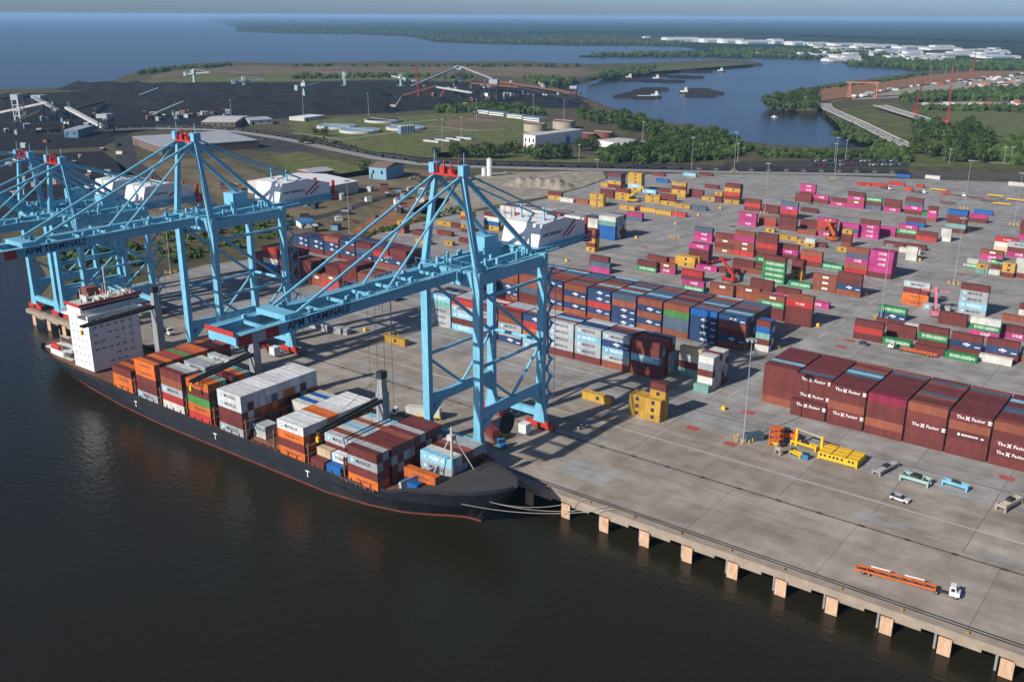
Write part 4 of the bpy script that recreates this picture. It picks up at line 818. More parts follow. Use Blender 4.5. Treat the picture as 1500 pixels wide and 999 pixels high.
def inpoly(x, y, P):
    c = False; j = len(P)-1
    for i in range(len(P)):
        if (P[i][1] > y) != (P[j][1] > y) and x < (P[j][0]-P[i][0])*(y-P[i][1])/(P[j][1]-P[i][1])+P[i][0]: c = not c
        j = i
    return c
def scatter0(P, n):
    x0, x1 = min(p[0] for p in P), max(p[0] for p in P); y0, y1 = min(p[1] for p in P), max(p[1] for p in P); out = []
    while len(out) < n:
        a, b_ = rnd.uniform(x0,x1), rnd.uniform(y0,y1)
        if inpoly(a, b_, P): out.append((a, b_))
    return out
P2 = []
for i in range(8, len(pts)-3):
    d = pts[i+1]-pts[i-1]; d.normalize(); P2.append(pts[i]+Vector((-d.y,d.x,0))*5.5)
for i, (p, a) in enumerate(walk(15.4, P2)):
    t = thing('coal_wagon', 'dark coal wagon on the second track behind the long train', 'rail wagon', (p.x,p.y,-0.02), a, 'hopper wagons on the second track')
    put('hopper_body', wbody, t); put('coal_load', wcoal, t); put('bogie', wbogm, t, (-5.4,0,0)); put('bogie', wbogm, t, (5.4,0,0))
# ------------------------------------------------------------------ buildings and works
def building(name, label, px, hgt, wall, roof, ridge=None, win=0, door=True, z=-0.3):
    p = [G(a, b, z) for a, b in px]   # front-left, front-right, then depth point
    o, ax, dp = p[0], p[1]-p[0], None
    ln = ax.length; rz = math.atan2(ax.y, ax.x); n_ = Vector((-ax.y,ax.x,0)).normalized(); wd = max(4.0, (p[2]-p[1]).dot(n_))
    t = thing(name, label, 'building', (o.x,o.y,z), rz)
    MB().box(0,0,-0.4,ln,wd,hgt).build('wall', M[wall], t)
    if ridge:
        MB().add([(-0.4,-0.4,hgt),(ln+0.4,-0.4,hgt),(ln+0.4,wd+0.4,hgt),(-0.4,wd+0.4,hgt),(-0.4,wd/2,hgt+ridge),(ln+0.4,wd/2,hgt+ridge)], [(0,1,5,4),(2,3,4,5),(0,4,3),(1,2,5),(0,3,2,1)]).build('roof', M[roof], t)
    else: MB().box(-0.3,-0.3,hgt,ln+0.3,wd+0.3,hgt+0.5).build('roof', M[roof], t)
    for k in range(win):
        x = ln*(k+0.5)/win; MB().box(x-0.9,-0.08,hgt*0.45,x+0.9,0.02,hgt*0.75).build('window', M['glass'], t)
    if door: MB().box(ln*0.1,-0.1,-0.2,ln*0.1+min(4,ln*0.1),0.02,min(4.5,hgt*0.6)).build('door', M['dark'], t)
    return t
building('blue_workshop','pale blue gabled workshop with brown roof beside the coal train',[(541,262),(566,264),(593,257)],10,'bluewall','brownroof',3.2,2)
building('warehouse','long low warehouse with flat grey roof beside the coal yard',[(195,212),(238,228),(335,205)],8,'brickw','roof',None,0)
building('long_shed','long shed with pale stepped roof by the coal train',[(295,188),(345,188),(342,178)],7,'brickw','ofwhite',2.5,6)
building('small_shed','small pale-roofed shed on orange soil near the coal yard',[(366,184),(400,182),(398,177)],6,'ofwhite','roof',2,3)
building('pump_house','narrow white roofed pump house beside the round basins',[(446,178),(476,174),(474,170)],4,'ofwhite','white',None,0)
building('office_block','white three storey works office with a slate blue wing',[(767,216),(784,218),(806,203)],13,'white','ofwhite',None,3)
building('office_wing','slate blue low wing joined to the white works office',[(802,214),(835,211),(838,202)],9,'bluedark','ofwhite',None,5)
building('low_white_building','low white building with dark doors among trees',[(912,220),(944,217),(942,208)],6,'white','ofwhite',None,4)
building('white_annex','white gabled annex beside the low white building',[(886,212),(912,218),(915,208)],5,'white','roof',1.6,2)
building('white_hall','long white roofed hall behind the second crane house',[(455,296),(525,282),(500,258)],9,'ofwhite','white',2.2,0)
building('red_shed','dark red shed row near the white hall',[(458,262),(490,258),(488,251)],5,'rust','roof',1.5,2)
building('site_office','small white and blue site office by the far navy block',[(441,335),(462,333),(460,328)],3.5,'white','blue',None,2)
building('conveyor_office','dark green roofed shed in the coal yard',[(95,202),(115,202),(113,195)],8,'bluedark','roof',None,2)
for (u, v, w_, h, d) in ((948,57,40,14,40),(1000,62,190,26,90),(1045,63,110,24,80),(1075,64,120,24,90),(1110,65,180,20,80),(1140,65,60,26,80),(1170,67,70,20,90),(1200,67,120,16,80),(1245,68,160,14,90),(1290,70,180,14,90),(1340,72,140,12,80),(1385,74,160,12,80),(1430,76,120,10,70),(1300,79,110,10,60),(1350,84,120,9,50),(1400,82,160,9,70),(1455,80,100,9,60),(1470,86,140,8,60),(1180,80,50,8,30),(1205,82,60,8,30),(1240,83,50,8,30),(1265,77,60,10,30),(1110,80,40,7,20),(1160,79,30,8,25))+tuple((rnd.uniform(1170,1480),0,rnd.uniform(25,110),rnd.uniform(6,13),rnd.uniform(25,70)) for _ in range(46)):
    if v == 0: v = rnd.uniform(66,90)+(u-1170)*0.012
    p = G(u, v, fz); t = thing('hangar','white industrial hall on the far shore beyond the lagoon','building',(p.x,p.y,fz),0.85,'white halls on the far shore')
    MB().box(-w_/2,0,0,w_/2,d,h*0.85).build('wall', M['white'], t)
    MB().add([(-w_/2-1,-1,h*0.85),(w_/2+1,-1,h*0.85),(w_/2+1,d+1,h*0.85),(-w_/2-1,d+1,h*0.85),(-w_/2-1,d/2,h),(w_/2+1,d/2,h)],[(0,1,5,4),(2,3,4,5),(0,4,3),(1,2,5),(0,3,2,1)]).build('roof', M['ofwhite'], t)
    MB().box(-w_*0.3,-0.6,0.1,w_*0.3,0.05,h*0.55).build('hangar_door', M['bluedark'] if rnd.random()<.5 else M['roof'], t)
# tanks and basins
def tank(u, v, r, h, wall, top, label, name='tank', grp=None):
    p = G(u, v, 0); t = thing(name, label, 'tank', (p.x,p.y,-0.3), 0, grp)
    MB().cyl((0,0,-0.3),(0,0,h),r,n=28).build('wall', M[wall], t); MB().cyl((0,0,h),(0,0,h+0.5),r+0.15,r*0.98,28).build('rim', M['ofwhite' if top!='rust' else top], t); MB().cyl((0,0,h+0.3),(0,0,h+0.62),r*0.94,n=28).build('cover', M[top], t)
    MB().box(-r,-0.4,h+0.6,r,0.4,h+1.3).build('bridge', M['grey'], t)
for u, v, nm in ((493,187,'behind the front basin'),(527,193,'nearest the train'),(594,189,'beside the blue vats'),(561,178,'beside the coal yard')):
    tank(u, v, 24, 2.4, 'ofwhite', 'tankblue' if u != 561 else 'dark', f'wide shallow round treatment basin {nm}', 'clarifier', 'round treatment basins')
tank(784,192,14,9,'tanktan','rust','tan digester tank with rust roof beside the office'); tank(826,188,14,9,'tanktan','rust','tan digester tank with rust roof behind the office')
tank(857,202,12,5,'rust','rust','low rust red tank behind the trees'); tank(884,200,12,5,'rust','rust','low rust red tank beside the white annex')
for k in range(5): tank(587+k*4.2,195.5-k*.3,3.2,8,'tankblue','tankblue','slim blue vat standing in a row beside a basin','vat','slim blue vats')
for k, (u, v) in enumerate(((694,165),(716,168),(742,172),(766,176))):
    p = G(u, v); t = thing('filter_basin','long white walled filter basin in a row along the trees','basin',(p.x,p.y,-0.3),-0.15,'filter basins along the trees')
    MB().box(0,0,0,30,12,4).build('wall', M['white'], t); MB().box(-0.4,-0.4,4,30.4,12.4,4.5).build('rim', M['tankblue'], t); MB().box(0,-0.1,1.5,30,0.02,2.6).build('band', M['dark'], t)
for k in range(4):
    p = G(620+k*16,207-k*1.5); t = thing('settling_tank','low rectangular grey settling tank on the works lawn','basin',(p.x,p.y,-0.3),0.0,'rectangular settling tanks')
    MB().box(0,0,0,22,7,1.8).build('wall', M['ofwhite'], t); MB().box(0.8,0.8,1.8,21.2,6.2,1.9).build('water_surface', M['bluedark'], t); MB().box(10,-0.2,1.9,11,7.2,2.6).build('bridge', M['grey'], t)
p = G(717,258); t = thing('white_silo','tall white silo on the gravel pad beside the train','silo',(p.x,p.y,0)); MB().cyl((0,0,0),(0,0,14.5),2.3,n=16).build('shell', M['white'], t); MB().cyl((0,0,14.5),(0,0,15.6),2.4,0.6,16).build('cap', M['ofwhite'], t); MB().beam((2.4,0,0),(2.4,0,15),0.5,0.3).build('ladder', M['grey'], t)
p = G(709,258); t = thing('short_silo','short white silo beside the tall white silo','silo',(p.x,p.y,0)); MB().cyl((0,0,0),(0,0,6.5),2.0,n=16).build('shell', M['white'], t); MB().cyl((0,0,6.5),(0,0,7.4),2.1,0.5,16).build('cap', M['ofwhite'], t)
def heap(u, v, Ln, wd, h, rz, m, label, cat='pile', kind=None):
    p = G(u, v, -0.3); mb = MB(); nx, ny = 26, 9; vs_ = []
    for i in range(nx+1):
        for j in range(ny+1):
            a, c = i/nx*2-1, j/ny*2-1; hh = max(0, min(1, (1-abs(c))*1.6))*min(1, (1-abs(a))*Ln/wd*1.3)*h*(0.85+0.15*math.sin(i*1.7+j)+rnd.uniform(-.06,.06)); vs_.append((a*Ln/2, c*wd/2, hh))
    mb.add(vs_, [(i*(ny+1)+j,(i+1)*(ny+1)+j,(i+1)*(ny+1)+j+1,i*(ny+1)+j+1) for i in range(nx) for j in range(ny)])
    return mb.build(m+'_heap' if m == 'coal' else 'gravel_heap', M[m], loc=(p.x,p.y,-0.32), rz=rz, label=label, cat=cat, group='heaps')
for k, (u, v, l_, w_, h) in enumerate(((250,133,420,60,15),(400,139,420,60,15),(240,152,360,60,14),(380,160,420,60,14),(520,152,330,55,12),(520,136,330,50,13),(120,150,300,50,12),(620,140,220,40,9))):
    heap(u, v, l_, w_, h, 0.52, 'coal', f'long black coal heap, {ORD[k].replace("bottom","first")} of the ridges in the coal yard')
heap(790,272,60,30,6,0.3,'gravel','pale gravel heap on the gravel pad')
# stacker-reclaimers, conveyors
for k, (u, v, h) in enumerate(((285,124,30),(358,137,30),(447,148,32),(505,128,30),(588,128,24))):
    p = G(u, v); t = thing('stacker_reclaimer', 'mint green coal stacker machine with raised boom among the coal heaps','stacker',(p.x,p.y,-0.3),0.5+k*0.6,'coal stackers')
    MB().box(-7,-7,0,7,7,3).build('portal_base', M['mint'], t); MB().beam((0,0,3),(0,0,h),5,5,0,3,3).build('tower', M['mint'], t); MB().beam((-18,0,h*0.65),(34,0,h*0.8),2.6,2.6).build('boom', M['mint'], t)
    MB().beam((0,0,h),(30,0,h*0.82),0.6,0.6).beam((0,0,h),(-16,0,h*0.68),0.6,0.6).build('stay', M['mint'], t); MB().box(-20,-3,h*0.55,-14,3,h*0.8).build('counterweight', M['mint'], t); MB().box(-3,-4,h*0.7,3,4,h*0.9).build('machinery_cab', M['ofwhite'], t)
def conveyor(a, za, c, zc, label, wd=4, m='grey', nleg=5):
    p = G(*a, za); q_ = G(*c, zc); p = Vector((p.x,p.y,za)); q_ = Vector((q_.x,q_.y,zc)); t = thing('conveyor', label, 'conveyor', (p.x,p.y,0)); d = q_-p
    off = Vector((p.x,p.y,0)); MB().beam(p-off,q_-off,wd,2.6).build('gallery', M[m], t)
    for k in range(nleg):
        r_ = p+d*((k+0.5)/nleg)-off; MB().beam((r_.x-1.4,r_.y,-0.4),(r_.x,r_.y,r_.z-1.2),0.7,0.7).beam((r_.x+1.4,r_.y,-0.4),(r_.x,r_.y,r_.z-1.2),0.7,0.7).build('trestle', M['dark'], t)
    return t
conveyor((600,128),6,(672,98),34,'inclined conveyor rising to the transfer tower',5)
conveyor((676,98),34,(722,116),14,'inclined conveyor descending from the transfer tower',5)
conveyor((722,118),14,(850,138),6,'long low conveyor from the tower to the barge dock',5,'rust',8)
conveyor((98,158),20,(152,187),3,'pale covered conveyor slanting to the rail loader',6,'ofwhite')
conveyor((50,143),22,(85,162),12,'dark conveyor in the coal yard corner',5,'grey')
conveyor((200,142),4,(232,130),14,'slim mint conveyor between coal heaps',3,'mint'); conveyor((225,168),4,(268,150),14,'second slim mint conveyor between nearer heaps',3,'mint')
def tower(u, v, w_, h, m, label):
    p = G(u, v); t = thing('transfer_tower', label, 'tower', (p.x,p.y,-0.3), 0.4)
    for x in (-w_/2,w_/2):
        for y in (-w_/2,w_/2): MB().box(x-0.5,y-0.5,0,x+0.5,y+0.5,h).build('post', M[m], t)
    for k in range(1,5): MB().box(-w_/2-0.6,-w_/2-0.6,h*k/5,w_/2+0.6,w_/2+0.6,h*k/5+0.6).build('floor_deck', M[m], t)
    MB().box(-w_/2-1,-w_/2-1,h*0.8,w_/2+1,w_/2+1,h).build('head_house', M['roof'], t); MB().beam((-w_/2,-w_/2,0),(w_/2,-w_/2,h*0.8),0.6,0.6).beam((w_/2,w_/2,0),(w_/2,-w_/2,h*0.8),0.6,0.6).build('brace', M[m], t)
tower(672,122,14,34,'dark','tall dark transfer tower at the conveyor peak'); tower(724,148,12,34,'dark','dark loading tower behind the filter basins'); tower(157,195,12,22,'dark','dark rail loading tower at the conveyor foot'); tower(30,178,9,34,'ofwhite','pale lattice tower in the coal yard corner'); tower(840,146,10,22,'dark','dark barge loading tower at the dock'); tower(60,160,14,20,'dark','dark screening tower in the coal yard corner')
def crawler(u, v, h, lean, m, label, rz=0.0):
    p = G(u, v); t = thing('crawler_crane', label, 'crawler crane', (p.x,p.y,-0.3), rz)
    MB().box(-4,-4,0,4,-2,1.6).box(-4,2,0,4,4,1.6).build('track', M['dark'], t); MB().box(-5,-2.2,1.6,4,2.2,4.6).build('cab', M[m], t)
    b_ = MB(); x1 = h*math.tan(lean)
    for s in (-1,1):
        for s2 in (-1,1): b_.beam((3+s2*0.9,s*0.9,3),(3+x1+s2*0.35,s*0.4,h),0.4,0.4)
    for k in range(12):
        f0, f1 = k/12, (k+1)/12; b_.beam((3+x1*f0-0.9*(1-f0),-0.9,3+(h-3)*f0),(3+x1*f1+0.9*(1-f1),0.9,3+(h-3)*f1),0.25,0.25)
    b_.build('lattice_boom', M[m], t); MB().cyl((-4,0,4.6),(3+x1,0,h),0.12,n=4).build('pendant', M['dark'], t)
crawler(612,152,62,-0.1,'red','tall red crawler crane in the coal yard'); crawler(637,153,22,0.5,'orange','short red mobile crane beside the tall red crane',0.5)
crawler(1340,168,48,-0.35,'red','red crawler crane leaning on the new bridge',2.2); crawler(1385,181,72,-0.05,'red','tall red crawler crane beside the meadow'); crawler(1423,105,60,0.02,'red','red crane at the far construction site'); crawler(577,158,16,0.5,'tanktan','small tan crane by blue sheds',0.4)
WORD = {'ofwhite':'off-white','white':'white','rust':'rust red','grey':'grey','bluedark':'slate blue','dark':'black','mint':'mint green','brickw':'brown','roof':'pale grey','orange':'orange'}
for k in range(170):
    zone_ = rnd.choice(([(0,150),(150,140),(160,190),(0,200)],[(0,200),(160,195),(200,230),(120,300),(0,300)],[(560,118),(680,116),(860,140),(850,150),(700,156),(560,150)],[(640,118),(800,122),(850,138),(700,150)],[(200,166),(340,166),(340,176),(220,178)],[(440,300),(560,265),(640,280),(560,340),(450,345)]))
    (u, v), = scatter0(zone_, 1); p = G(u, v, -0.3); h = rnd.uniform(2.2,6) if v < 200 else rnd.uniform(2,4.5); a = rnd.uniform(3,10) if v < 200 else rnd.uniform(2,7); c = rnd.uniform(2.5,6); m_ = rnd.choice(['ofwhite','rust','grey','bluedark','dark','mint','white','brickw','roof','dark'])
    t = thing('plant_shed',f'small {WORD[m_]} walled shed or machine housing in the bulk terminal','shed',(p.x,p.y,-0.3),rnd.uniform(0,3.1),'small sheds of the bulk terminal')
    MB().box(-a/2,-c/2,0,a/2,c/2,h).build('wall', M[m_], t); MB().add([(-a/2-.2,-c/2-.2,h),(a/2+.2,-c/2-.2,h),(a/2+.2,c/2+.2,h),(-a/2-.2,c/2+.2,h),(-a/2-.2,0,h*1.2),(a/2+.2,0,h*1.2)],[(0,1,5,4),(2,3,4,5),(0,4,3),(1,2,5),(0,3,2,1)]).build('roof', M[rnd.choice(['roof','ofwhite','rust','dark','grey'])], t)
for (a_, b_, za_, zb_) in (((0,165),(70,150),8,22),((20,180),(60,162),5,20),((640,128),(690,136),6,16),((700,130),(770,136),20,10),((760,128),(840,146),12,8),((590,140),(640,126),5,20),((0,145),(70,140),14,14),((110,160),(150,150),12,4),((690,122),(760,128),14,10)):
    conveyor(a_, za_, b_, zb_, 'thin conveyor gallery on trestles among the bulk terminal sheds', 4, rnd.choice(['grey','rust','dark','ofwhite']), 5)['group'] = 'conveyor galleries of the bulk terminal'
for k in range(110):
    zone_ = rnd.choice(([(1245,143),(1330,127),(1500,107),(1500,112),(1330,130),(1250,146)],[(1400,120),(1500,113),(1500,127),(1420,131)],[(1340,153),(1500,151),(1500,157),(1380,157)]))
    (u, v), = scatter0(zone_, 1); p = G(u, v, -0.2); a = rnd.uniform(4,14); h = rnd.uniform(2.4,4.5); m_ = rnd.choice(['white','white','ofwhite','rust','bluedark','dark','orange','grey']); t = thing('site_cabin',f'small {WORD[m_]} cabin or trailer box on the construction strip','cabin',(p.x,p.y,-0.2),rnd.uniform(0.3,0.9),'cabins on the construction strip')
    MB().box(-a/2,-1.4,0.3,a/2,1.4,h).build('box', M[m_], t); MB().box(-a/2-.1,-1.5,h,a/2+.1,1.5,h+0.2).build('roof', M[rnd.choice(['ofwhite','roof','white'])], t)
# gantry at the construction strip
p = G(1262,143); t = thing('gantry_crane','orange red gantry crane straddling the construction strip','gantry crane',(p.x,p.y,-0.3),0.55)
for x in (-22,22):
    for y in (-9,9): MB().beam((x,y,0),(x,y*0.5,24),1.5,1.5).build('leg', M['gantry'], t)
    MB().box(x-1,-11,0,x+1,11,1.8).build('sill', M['gantry'], t)
for y in (-4.5,4.5): MB().box(-27,y-0.7,24,27,y+0.7,26.2).build('girder', M['gantry'], t)
MB().box(-4,-4,27.2,4,4,30).build('hoist', M['rust'], t)
# causeway bridges
def bridge(name, label, px, wd, zdeck, n_=12):
    P = [G(a, b, zdeck) for a, b in px]; t = thing(name, label, 'bridge', tuple(P[0])); o = P[0]
    for i in range(len(P)-1): MB().beam(P[i]-o, P[i+1]-o, wd, 0.9).build('deck_span', M['yard'], t); 
    for i in range(len(P)-1):
        d = (P[i+1]-P[i]).normalized(); s = Vector((-d.y,d.x,0))*(wd/2-0.2)
        for sg in (-1,1): MB().beam(P[i]-o+s*sg+Vector((0,0,0.9)),P[i+1]-o+s*sg+Vector((0,0,0.9)),0.35,0.9).build('parapet', M['ofwhite'], t)
        MB().beam(P[i]-o+Vector((0,0,0.55)),P[i+1]-o+Vector((0,0,0.55)),0.6,0.25).build('median', M['ofwhite'], t)
        for k in range(4):
            c = P[i].lerp(P[i+1], (k+0.5)/4)-o
            for sg in (-0.6,0.6): MB().beam((c.x+s.x*sg,c.y+s.y*sg,-zdeck-9),(c.x+s.x*sg,c.y+s.y*sg,-0.4),1.1,1.1).build('pier', M['dark'], t)
bridge('causeway','grey two lane causeway on short piers curving past the lagoon',[(1208,152),(1213,160),(1235,170),(1262,182),(1300,201),(1330,215)],16,2.5)
bridge('unfinished_bridge','unfinished dark bridge deck with crane over the meadow',[(1288,155),(1310,162),(1340,171),(1372,181)],18,4)
road('causeway_road', [(1208,153),(1212,148),(1240,144),(1320,140)], 14, 'asph', 5); road('causeway_end_road', [(1330,215),(1350,221),(1368,226)], 12, 'gravel', 5)

# ------------------------------------------------------------------ boats
def barge(u, v, Ln, wd, rz, load, label):
    p = G(u, v, WZ); t = thing('barge', label, 'barge', (p.x,p.y,WZ-0.4), rz, 'barges on the lagoon')
    MB().add([(-Ln/2+4,-wd/2,0),(Ln/2-4,-wd/2,0),(Ln/2-4,wd/2,0),(-Ln/2+4,wd/2,0),(-Ln/2,-wd/2,3),(Ln/2,-wd/2,3),(Ln/2,wd/2,3),(-Ln/2,wd/2,3)],[(0,3,2,1),(0,1,5,4),(1,2,6,5),(2,3,7,6),(3,0,4,7),(4,5,6,7)]).build('hull', M['bargeb'], t)
    MB().box(-Ln/2+4,-wd/2+1,3,Ln/2-4,-wd/2+1.4,4.4).box(-Ln/2+4,wd/2-1.4,3,Ln/2-4,wd/2-1,4.4).box(-Ln/2+4,-wd/2+1,3,-Ln/2+4.4,wd/2-1,4.4).box(Ln/2-4.4,-wd/2+1,3,Ln/2-4,wd/2-1,4.4).build('coaming', M['dark'], t)
    MB().add([(-Ln/2+4.4,-wd/2+1.4,3.2),(Ln/2-4.4,-wd/2+1.4,3.2),(Ln/2-4.4,wd/2-1.4,3.2),(-Ln/2+4.4,wd/2-1.4,3.2),(-Ln/2+9,0,5.2),(Ln/2-9,0,5.2)],[(0,1,5,4),(1,2,5),(2,3,4,5),(3,0,4)]).build('cargo', M[load], t)
def tug(u, v, rz, label):
    p = G(u, v, WZ); t = thing('tugboat', label, 'tugboat', (p.x,p.y,WZ-0.3), rz)
    MB().prism([(-10,-4),(8,-4),(12,0),(8,4),(-10,4)],0,2.6).build('hull', M['dark'], t); MB().box(-8,-3.2,2.6,5,3.2,5.6).build('deckhouse', M['white'], t); MB().box(-1,-2.4,5.6,4,2.4,8.4).build('upper_house', M['white'], t); MB().box(0,-2,8.4,3.6,2,11).build('wheelhouse', M['white'], t); MB().box(3.6,-1.9,9.2,3.66,1.9,10.3).build('window', M['glass'], t); MB().cyl((-3,0,5.6),(-3,0,9.5),0.8,n=8).build('funnel', M['rust'], t); return t
for u, v, r__ in ((934,139,0.75),(946,135,0.75),(958,132,0.75),(922,142,.75)): barge(u, v, 60, 11, r__, 'coal', 'dark coal barge in the moored raft left of the towboat'.replace('left of','beside'))
barge(948,144,50,11,0.75,'ofwhite','pale covered barge beside the coal raft')
for u, v in ((1020,133),(1030,136),(1038,138),(1026,141)): barge(u, v, 60, 11, 0.72, 'bargeb', 'rusty barge pushed by the white towboat')
for u, v in ((905,117),(930,118.5),(958,119.5),(985,120.5),(965,112),(995,113.5),(1015,114.5),(1005,106),(1028,106.5)): barge(u, v, 60, 11, 0.9, 'bargeb', 'dark barge moored along the marsh spit')
tug(1003,137,0.72,'white towboat pushing rusty barges on the lagoon'); tug(960,143,0.75,'small towboat beside the pale covered barge'); tug(1056,106,0.9,'towboat at the end of the marsh spit barges')
for u, v in ((893,115.5),(922,115.5),(962,117)): tug(u, v, 0.9, 'white towboat among barges along the marsh spit')['group'] = 'towboats along the spit'
p = G(1134,172,WZ); t = thing('motor_boat','small white motor boat on the open lagoon','boat',(p.x,p.y,WZ-0.1),0.5); MB().prism([(-4,-1.4),(2.5,-1.4),(4.5,0),(2.5,1.4),(-4,1.4)],0,1.2).build('hull', M['white'], t); MB().box(-1.5,-1,1.2,1,1,2.6).build('cabin', M['white'], t)

# ------------------------------------------------------------------ trees
def crown_mesh(seed, n=420):
    r = random.Random(seed); mb = MB()
    lobes = [(Vector((r.uniform(-.5,.5),r.uniform(-.5,.5),r.uniform(0.15,0.75))), r.uniform(.35,.55)) for _ in range(8)]
    for _ in range(n):
        c, rad = r.choice(lobes); d = Vector((r.gauss(0,1),r.gauss(0,1),r.gauss(0.25,1))).normalized(); p = c+d*rad*r.uniform(0.65,1.05); p.z = max(p.z, 0.0)
        s = r.uniform(0.06,0.13); a = (d+Vector((r.uniform(-.7,.7),r.uniform(-.7,.7),r.uniform(-.5,.8)))).normalized(); x_ = a.orthogonal().normalized(); y_ = a.cross(x_)
        mb.add([p+x_*s, p+y_*s*0.8, p-x_*s+a*s*0.3, p-y_*s*0.8], [(0,1,2,3)])
    return mb.mesh('crown', M['leaf'])
M['leaf2'] = mat('light_foliage', (0.1,0.135,0.035), 0.9, c2=(0.045,0.07,0.018), sc=0.12, spec=0.1, rand=0.35)
CR = [crown_mesh(k) for k in range(9)]
for k in (1,4,7): CR[k].materials[0] = M['leaf2']
TK = MB().cyl((0,0,-0.05),(0,0,0.42),0.045,0.03,7).cyl((0,0,0.3),(0.25,0.1,0.6),0.025,0.01,5).cyl((0,0,0.28),(-0.22,0.18,0.62),0.025,0.01,5).cyl((0,0,0.35),(0.02,-0.25,0.62),0.02,0.01,5).mesh('trunk', M['bark'])
def tree(u, v, h, label, grp, z=-0.35, wf=1.0):
    p = G(u, v, z); t = thing('tree', label, 'tree', (p.x,p.y,z), rnd.uniform(0,6.28), grp); t.scale = (h*0.62*wf,h*0.62*wf,h*0.8)
    put('trunk', TK, t); put('crown', rnd.choice(CR), t, (0,0,0.22))
def inpoly(x, y, P):
    c = False; j = len(P)-1
    for i in range(len(P)):
        if (P[i][1] > y) != (P[j][1] > y) and x < (P[j][0]-P[i][0])*(y-P[i][1])/(P[j][1]-P[i][1])+P[i][0]: c = not c
        j = i
    return c
def scatter(P, n):
    x0, x1 = min(p[0] for p in P), max(p[0] for p in P); y0, y1 = min(p[1] for p in P), max(p[1] for p in P); out = []
    while len(out) < n:
        a, b_ = rnd.uniform(x0,x1), rnd.uniform(y0,y1)
        if inpoly(a, b_, P): out.append((a, b_))
    return out
for u, v, h in ((668,232,14),(678,231,13),(694,232,13),(713,232,15),(722,233,14),(735,231,12),(752,226,14),(775,233,13),(790,234,14),(806,233,15),(818,234,15),(828,233,13),(852,222,13),(868,220,13),(445,212,10),(475,200,10),(533,249,9),(460,198,8),(640,228,8)):
    tree(u, v, h, 'dark rounded tree between the coal train and the treatment works', 'trees along the train', -0.35, 1.15)
for a, b_ in scatter([(885,232),(905,222),(950,222),(950,205),(925,195),(860,180),(845,168),(870,172),(940,190),(1000,205),(1050,212),(1060,230),(990,240),(900,238)], 75): tree(a, b_, rnd.uniform(9,15), 'leafy tree in the wood between the train and the lagoon', 'wood beside the lagoon')
for a, b_ in scatter([(892,166),(910,166),(960,182),(985,190),(1060,197),(1095,216),(1060,212),(990,204),(930,182)], 30): tree(a, b_, rnd.uniform(7,11), 'tree on the lagoon bank beside the railway embankment', 'lagoon bank trees')
for a, b_ in scatter([(1322,198),(1345,190),(1400,186),(1440,193),(1455,215),(1450,238),(1400,240),(1340,232),(1325,212)], 70): tree(a, b_, rnd.uniform(11,17), 'dense dark tree in the grove beside the causeway end', 'causeway grove')
for a, b_ in scatter([(1122,156),(1124,148),(1150,140),(1185,136),(1205,140),(1200,160),(1160,162)], 40): tree(a, b_, rnd.uniform(10,15), 'tree on the wooded point in the lagoon', 'wooded point trees')
for a, b_ in scatter([(640,160),(700,158),(760,158),(790,170),(720,166),(640,166)], 30): tree(a, b_, rnd.uniform(9,13), 'tree in the belt behind the filter basins', 'tree belt behind the basins')
for a, b_ in scatter([(1110,224),(1260,228),(1300,236),(1180,233),(1110,230)], 34): tree(a, b_, rnd.uniform(4,7), 'low bushy tree along the lagoon shore behind the car park', 'shore bushes')
# woods too dense to count
wl_ = MB()
def blobs(P, n, h0, h1, z=-0.35, q=1.0):
    for a, b_ in scatter(P, n):
        p = G(a, b_, z); h = rnd.uniform(h0,h1)*q; r_ = h*rnd.uniform(.45,.75); o = rnd.uniform(0,1); k = 6
        vs_ = [(p.x+r_*.8*math.cos(o+i*6.283/k)*rnd.uniform(.8,1.2),p.y+r_*.8*math.sin(o+i*6.283/k)*rnd.uniform(.8,1.2),p.z-0.3) for i in range(k)]+[(p.x+r_*math.cos(o+.5+i*6.283/k)*rnd.uniform(.8,1.2),p.y+r_*math.sin(o+.5+i*6.283/k)*rnd.uniform(.8,1.2),p.z+h*rnd.uniform(.45,.65)) for i in range(k)]+[(p.x+rnd.uniform(-1,1),p.y+rnd.uniform(-1,1),p.z+h)]
        wl_.add(vs_, [(i,(i+1)%k,k+(i+1)%k,k+i) for i in range(k)]+[(k+i,k+(i+1)%k,2*k) for i in range(k)])
blobs([(860,120),(900,104),(960,99),(950,108),(890,114)],130,8,12); blobs([(760,116),(830,117),(850,121),(830,125),(780,124)],90,8,12)
blobs([(1320,145),(1420,135),(1500,131),(1640,135),(1640,150),(1500,147),(1400,148),(1330,152)],420,9,14); blobs([(1340,161),(1420,158),(1640,160),(1640,166),(1500,164),(1400,164)],160,6,10)
blobs([(1455,215),(1500,205),(1640,215),(1640,255),(1500,246),(1460,240)],170,9,14); blobs([(1200,195),(1240,200),(1330,222),(1300,232),(1275,226),(1283,212)],140,3,7); blobs([(1260,228),(1330,230),(1330,238),(1280,234)],60,6,10)
blobs([(200,111),(240,102),(345,95),(345,97),(250,104)],70,8,12); blobs([(430,97),(850,97.6),(850,99),(430,98)],70,7,11); blobs([(420,112),(560,111),(690,113),(690,117),(560,115),(420,117)],110,7,11); blobs([(1180,134),(1300,117),(1360,109),(1360,111),(1290,121)],90,6,9)
blobs([(1000,215),(1080,205),(1100,222),(1060,234),(1010,236)],90,5,9); blobs([(480,355),(560,336),(680,300),(690,306),(600,330),(500,362)],260,0.8,2.4); blobs([(75,400),(90,360),(180,350),(215,380),(200,405),(100,420)],120,2,6); blobs([(220,330),(420,290),(430,340),(330,370),(240,390)],260,1,4); blobs([(420,200),(480,205),(540,222),(540,226),(430,205)],50,2,4)
